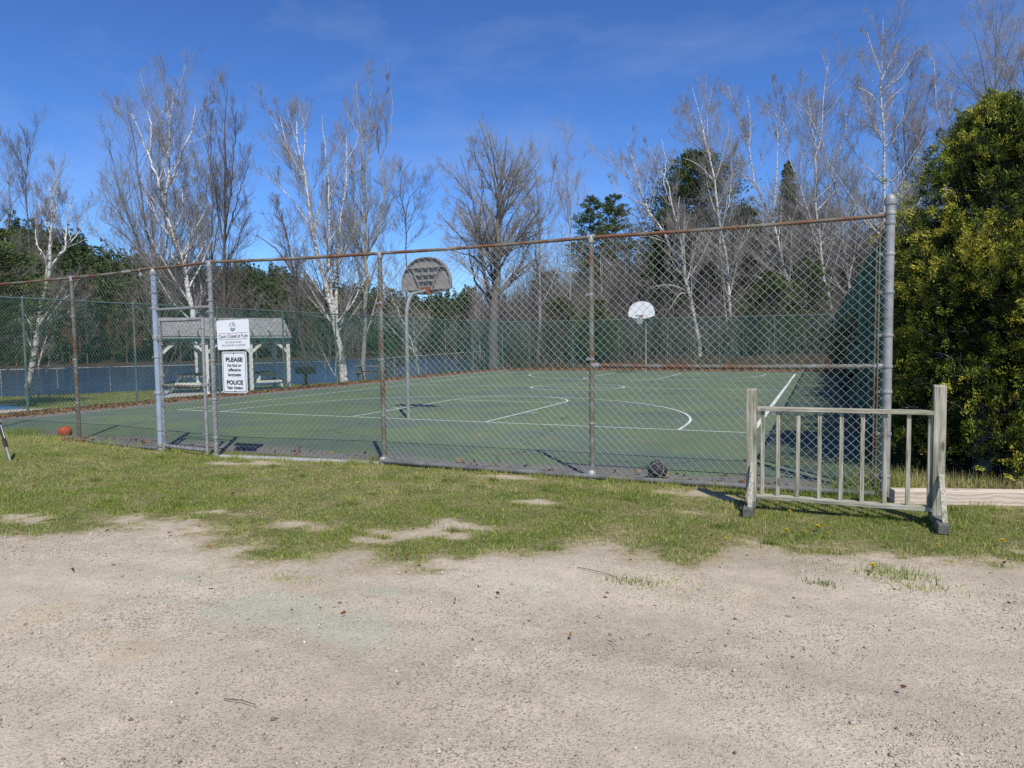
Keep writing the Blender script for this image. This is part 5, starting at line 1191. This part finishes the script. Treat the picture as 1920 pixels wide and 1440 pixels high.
arborvitae('tall yellow-green arborvitae crowding the corner post at the right', (1.92, 10.6, 0), 4.68, 1.26, 401, 2600, (.10, 0), .55)
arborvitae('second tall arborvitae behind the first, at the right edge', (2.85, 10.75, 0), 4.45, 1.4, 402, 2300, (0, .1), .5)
hp = arborvitae('clipped arborvitae in the hedge row outside the right-hand court fence', (1.75, 13.3, 0), 3.05, 1.02, 405, 700, (0, 0), 0, 1.7, .38); hp['group'] = 'hedge row along the right-hand fence'  # tint scaled down: the row's shade is painted into its foliage colour
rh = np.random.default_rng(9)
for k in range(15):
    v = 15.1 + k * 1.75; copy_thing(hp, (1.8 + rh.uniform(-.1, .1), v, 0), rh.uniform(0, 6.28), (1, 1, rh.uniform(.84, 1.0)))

# ------------------------------------------------------------------ grass, weeds, leaves, gravel
def blades(u, v, L, Wd, lean, tint, rg, z=None):
    n = len(u); a = rg.uniform(0, 6.283, n); la = rg.uniform(0, 6.283, n); z = np.zeros(n) if z is None else z
    s = np.stack([np.cos(a), np.sin(a), np.zeros(n)], 1) * (Wd / 2)[:, None]; p = np.stack([u, v, z - .004], 1)
    d = np.stack([np.cos(la) * lean, np.sin(la) * lean, np.ones(n)], 1); d /= np.linalg.norm(d, axis=1, keepdims=True)
    V = np.stack([p - s, p + s, p + d * L[:, None] + s * .12], 1).reshape(-1, 3)
    return V, np.arange(3 * n).reshape(n, 3), np.repeat(tint, 3)
rg = np.random.default_rng(21)
n = 620000; u = rg.uniform(-14.5, 5.5, n); v = rg.uniform(3.6, 8.62, n)
px, Z = camco(u, v); keep = (px > -120) & (px < 2040)
u, v, Z = u[keep], v[keep], Z[keep]
gm = gravel_mask(u, v); clump = fbm(u * 4.2, v * 4.2, 3); patch = fbm(u * .8 + 9, v * .8, 3)
dens = (1 - sstep(.08, .80, gm)) ** 1.3 * (.35 + .65 * sstep(.32, .6, clump)) * (.6 + .4 * sstep(.35, .55, patch))
strag = (gm > .4) * sstep(.60, .72, clump) * sstep(1.0, 0.1, border_v(u) - v) * .22
dens = np.maximum(dens, strag)
dens = np.where((v > 8.25) & ~((u < -12.3) | ((u > 0.6))), dens * .25, dens)
dens = np.where((v > 8.36) & (u > -12.4) & (u < .6), 0, dens)
dens = np.where(v > 8.0, dens * np.where(u > .8, .35, 1), dens)
k = rg.random(len(u)) < dens; u, v, gm, clump, patch = u[k], v[k], gm[k], clump[k], patch[k]; n = len(u)
dry = .22 + .75 * sstep(.55, .32, patch) + .9 * sstep(.0, .35, gm)
edge_n = sstep(7.5, 8.0, v) * (u < 0) * .22
tint = np.clip(.02 + .60 * rg.random(n) + np.where(rg.random(n) < dry * .55 + edge_n, .45, 0), 0, 1)
L = rg.uniform(.015, .040, n) * (.7 + .7 * clump) * np.where(gm > .4, .45, 1); tall = (rg.random(n) < .012); L = np.where(tall, L * 2.0, L)
L = np.where((u < -12.2) & (v > 7.9), L * 2.0, L)
GV, GQ, GT = blades(u, v, L, rg.uniform(.004, .0085, n), np.abs(rg.normal(0, .75, n)), tint, rg, micro(u, v))
# weeds along the fence foot, by the corner post and under the timbers
def tuft(c, m, rad, L0, tlo, thi):
    u = c[0] + rg.normal(0, rad, m); v = c[1] + rg.normal(0, rad * .5, m)
    return blades(u, v, rg.uniform(.4, 1, m) * L0, np.full(m, .007), np.abs(rg.normal(0, .5, m)), rg.uniform(tlo, thi, m), rg)
parts = [(GV, GQ, GT)]
for (x, y), m, rad, L0, lo, hi in (((660, 872), 260, .10, .16, .1, .9), ((1600, 930), 500, .22, .22, .05, .5), ((1640, 915), 420, .18, .35, .05, .55), ((1690, 918), 500, .22, .30, .5, 1), ((1530, 935), 260, .16, .12, .05, .5),
        ((1850, 912), 700, .45, .22, .55, 1), ((1180, 1090), 120, .10, .05, .0, .4), ((1670, 1075), 300, .16, .07, .05, .6), ((690, 880), 160, .12, .12, .3, 1), ((700, 870), 120, .06, .2, .1, .6), ((40, 815), 700, .35, .22, .1, .6), ((110, 825), 400, .22, .15, .2, .8),
        ((1860, 955), 200, .1, .1, .2, .8), ((1540, 1095), 90, .06, .05, .0, .3), ((330, 865), 200, .15, .08, .2, .8), ((1380, 925), 160, .1, .09, .1, .7), ((1770, 990), 150, .07, .08, .1, .5), ((1720, 1100), 140, .14, .05, .3, .9), ((540, 1085), 130, .14, .04, .4, .9), ((1300, 1105), 220, .3, .03, .55, 1), ((1245, 1090), 160, .25, .03, .55, 1)):
    parts.append(tuft(gnd(x, y), m, rad, L0, lo, hi))
def join_t(parts):
    V = []; Q = []; T = []; b = 0
    for v_, q_, t_ in parts: V.append(v_); Q.append(q_ + b); T.append(t_); b += len(v_)
    return np.concatenate(V), np.concatenate(Q), np.concatenate(T)
for q in range(110):
    uu = rg.uniform(-12, 3.5); vv = rg.uniform(5.0, 8.0)
    if gravel_mask(np.array([uu]), np.array([vv]))[0] < .35: parts.append(tuft((uu, vv), int(rg.integers(25, 90)), rg.uniform(.03, .10), rg.uniform(.05, .10), *((.0, .3) if rg.random() < .65 else (.6, 1.0))))
for q in range(60):
    uu = rg.uniform(-12.4, .5); parts.append(tuft((uu, np.interp(uu, [-12.6, -10, -8.5, -5.7, .6], [8.3, 7.95, 7.75, 8.1, 8.18])), int(rg.integers(20, 80)), rg.uniform(.04, .14), rg.uniform(.06, .15), .1, .95))
V, Q, T = join_t(parts)
o = link('grass', np_mesh('grass', V, [Q], T), M['grass']); tag(o, 'patchy mown grass between the gravel lot and the fence', 'grass', kind='stuff')
# lawn beyond the court
n = 90000; u = rg.uniform(-42, -18.7, n); v = rg.uniform(9, 38, n); px, Z = camco(u, v); s_ = (u - LA[0]) * LN[0] + (v - LA[1]) * LN[1]
k = (px > -60) & (px < 900) & (s_ < .3) & ~((np.abs((u - PL_[0]) * math.cos(SRZ) + (v - PL_[1]) * math.sin(SRZ) - SL / 2) < SL / 2 + .3) & (np.abs(-(u - PL_[0]) * math.sin(SRZ) + (v - PL_[1]) * math.cos(SRZ) - SDEP / 2) < SDEP / 2 + .35)) & (sstep(1.2, .7, np.hypot((u + 24.6) / 3.2, (v - 14.0) / 1.3)) < .4); u, v = u[k], v[k]; n = len(u)
V, Q, T = blades(u, v, rg.uniform(.05, .10, n), rg.uniform(.012, .02, n), np.abs(rg.normal(0, .6, n)), np.clip(.15 + .5 * rg.random(n) + (rg.random(n) < .2) * .35, 0, 1), rg, terrain(u, v))
o = link('lawn', np_mesh('lawn', V, [Q], T), M['grass']); tag(o, 'mown lawn between the court and the lake fence', 'grass', kind='stuff')

# fallen leaves
def leaf_scatter(n, fu):
    u, v, z = fu(n); n = len(u); C = np.stack([u, v, z + rg.uniform(.005, .03, n)], 1); a = rg.uniform(0, 6.28, n); D = np.stack([np.cos(a), np.sin(a), rg.normal(0, .35, n)], 1)
    return leaf_quads(C, D, rg.uniform(.05, .11, n) * np.where(v < 8.2, .55, 1), rg.uniform(.035, .07, n) * np.where(v < 8.2, .55, 1), rg, rg.random(n))
def f1(n): u = rg.uniform(-18.9, .5, n); v = 41.3 - np.abs(rg.normal(0, 1.2, n)); v = np.maximum(v, 37.2); return u, v, np.full(n, .006)
def f2(n): u = -18.9 + np.abs(rg.normal(0, .35, n)); v = rg.uniform(10, 41, n); return u, v, np.full(n, .006)
def f3(n): v = rg.uniform(11, 40, n); u = -19.0 - np.abs(rg.normal(0, 1.3, n)); return u, v, terrain(u, v)
def f4(n): u = rg.uniform(-22, 1, n); v = 41.3 + np.abs(rg.normal(0, 3, n)); return u, v, terrain(u, v)
def f5(n): u = rg.uniform(-12.6, .6, n); v = rg.uniform(8.38, 8.8, n); return u, v, np.full(n, .004)
def f6(n): u = -12.45 + rg.normal(0, .25, n); v = 8.2 + rg.normal(0, .05, n); return u, v, np.full(n, .02)
def f7(n): u = rg.uniform(-12, 3.5, n); v = rg.uniform(3.2, 8.1, n); return u, v, micro(u, v) + .02
V, Q, T = join_t([leaf_scatter(9000, f1), leaf_scatter(5000, f2), leaf_scatter(14000, f3), leaf_scatter(9000, f4), leaf_scatter(160, f5), leaf_scatter(60, f6), leaf_scatter(170, f7)])
o = link('fallen_leaves', np_mesh('fallen_leaves', V, [Q], T), M['leaf_litter']); tag(o, 'orange-brown fallen leaves heaped along the edges of the court', 'fallen leaves', kind='stuff')

# loose pebbles of the gravel lot
n = 170000; rr = 2.2 + 6.0 * rg.random(n) ** 1.25; px = rg.uniform(-60, 1980, n)
d = np.array([RC @ np.array([x - 960, 0, -F]) for x in px]) / F; u = d[:, 0] * rr; v = d[:, 1] * rr
k = (v < border_v(u) + .1) & (fbm(u * 1.3, v * 1.3, 4) + rg.normal(0, .14, n) > .47); u, v = u[k], v[k]; n = len(u)
OCT = np.array([(1, 0, 0), (0, 1, 0), (-1, 0, 0), (0, -1, 0), (0, 0, 1), (0, 0, -1)], float); OF = np.array([(0, 1, 4), (1, 2, 4), (2, 3, 4), (3, 0, 4), (1, 0, 5), (2, 1, 5), (3, 2, 5), (0, 3, 5)])
sz = .0022 + .0038 * rg.random(n) ** 2 + (rg.random(n) < .012) * rg.uniform(.004, .011, n)
V = (OCT[None] * rg.uniform(.6, 1.25, (n, 6, 1)) * sz[:, None, None] * np.array([1, 1, .7])); a = rg.uniform(0, 6.28, n); ca_, sa_ = np.cos(a)[:, None], np.sin(a)[:, None]
V = np.stack([V[..., 0] * ca_ - V[..., 1] * sa_, V[..., 0] * sa_ + V[..., 1] * ca_, V[..., 2]], -1) + np.stack([u, v, sz * .35 + micro(u, v)], 1)[:, None, :]
Q = (OF[None] + 6 * np.arange(n)[:, None, None]).reshape(-1, 3)
o = link('gravel', np_mesh('gravel', V.reshape(-1, 3), [Q], np.repeat(rg.beta(2, 1.8, n), 6)), M['pebble']); tag(o, 'loose grey gravel scattered over the parking lot', 'gravel', kind='stuff')

# twigs lying on the gravel
for (x0, y0, x1, y1), lb in (((1082, 1063, 1155, 1082), 'long thin twig on the gravel near the grass edge'), ((1139, 1200, 1156, 1212), 'short dark twig on the gravel in the middle of the lot'), ((420, 1310, 480, 1322), 'thin dark twig on the gravel at the lower left')):
    a, b_ = gnd(x0, y0, .012), gnd(x1, y1, .012); g = G(); mdl = (a + b_) / 2 + np.array([0, .01, .004]); g.tube([a - mdl, np.zeros(3), b_ - mdl], [.0028, .0024, .0018], 5)
    o = g.build('twig', M['dark_bark']); o.location = mdl; tag(o, lb, 'twig')

# dandelions
dl_lab = 'small yellow dandelion blooming in the grass in front of the fence'
dm = simple('dandelion_yellow', [(0.3, (0.55, 0.40, 0.01)), (0.7, (0.72, 0.55, 0.02))], 60, 0.6); gm_ = simple('dandelion_stem', [(0.3, (0.08, 0.13, 0.03)), (0.7, (0.12, 0.18, 0.05))], 30, 0.7)
root = thing('dandelion', dl_lab, 'dandelion', (0, 0, 0), 0, 'dandelions')
g = G()
for k in range(26):
    a = k * 2.4; e = 0.15 + 1.2 * (k / 26); d = np.array([math.cos(a) * math.cos(e), math.sin(a) * math.cos(e), math.sin(e)]); s = np.array([-math.sin(a), math.cos(a), 0]) * .004
    p = np.array([0, 0, .055]); g.add([p - s * .5, p + d * .021 - s, p + d * .023 + s, p + s * .5], [(0, 1, 2, 3)])
g.build('bloom', dm, root)
g = G(); g.tube([(0.006, 0, -.01), (0, .002, .055)], .0022, 5); g.build('stem', gm_, root)
for i, (x, y) in enumerate(((1476, 996), (1534, 989), (1481, 961), (1462, 945), (1580, 947), (1645, 947), (1553, 1003), (1637, 1062), (1880, 1016), (1361, 1013), (1412, 1003), (1758, 1025), (1510, 999))):
    p = gnd(x, y, .05); loc = (p[0], p[1], 0); s = (1.0, 1.25, 1.1, .8, .9, .9, .7, 1.1, 1.2, .9, .6, .8, .7)[i]
    if i == 0: root.location = loc
    else: copy_thing(root, loc, i * 1.3, (s, s, 1))
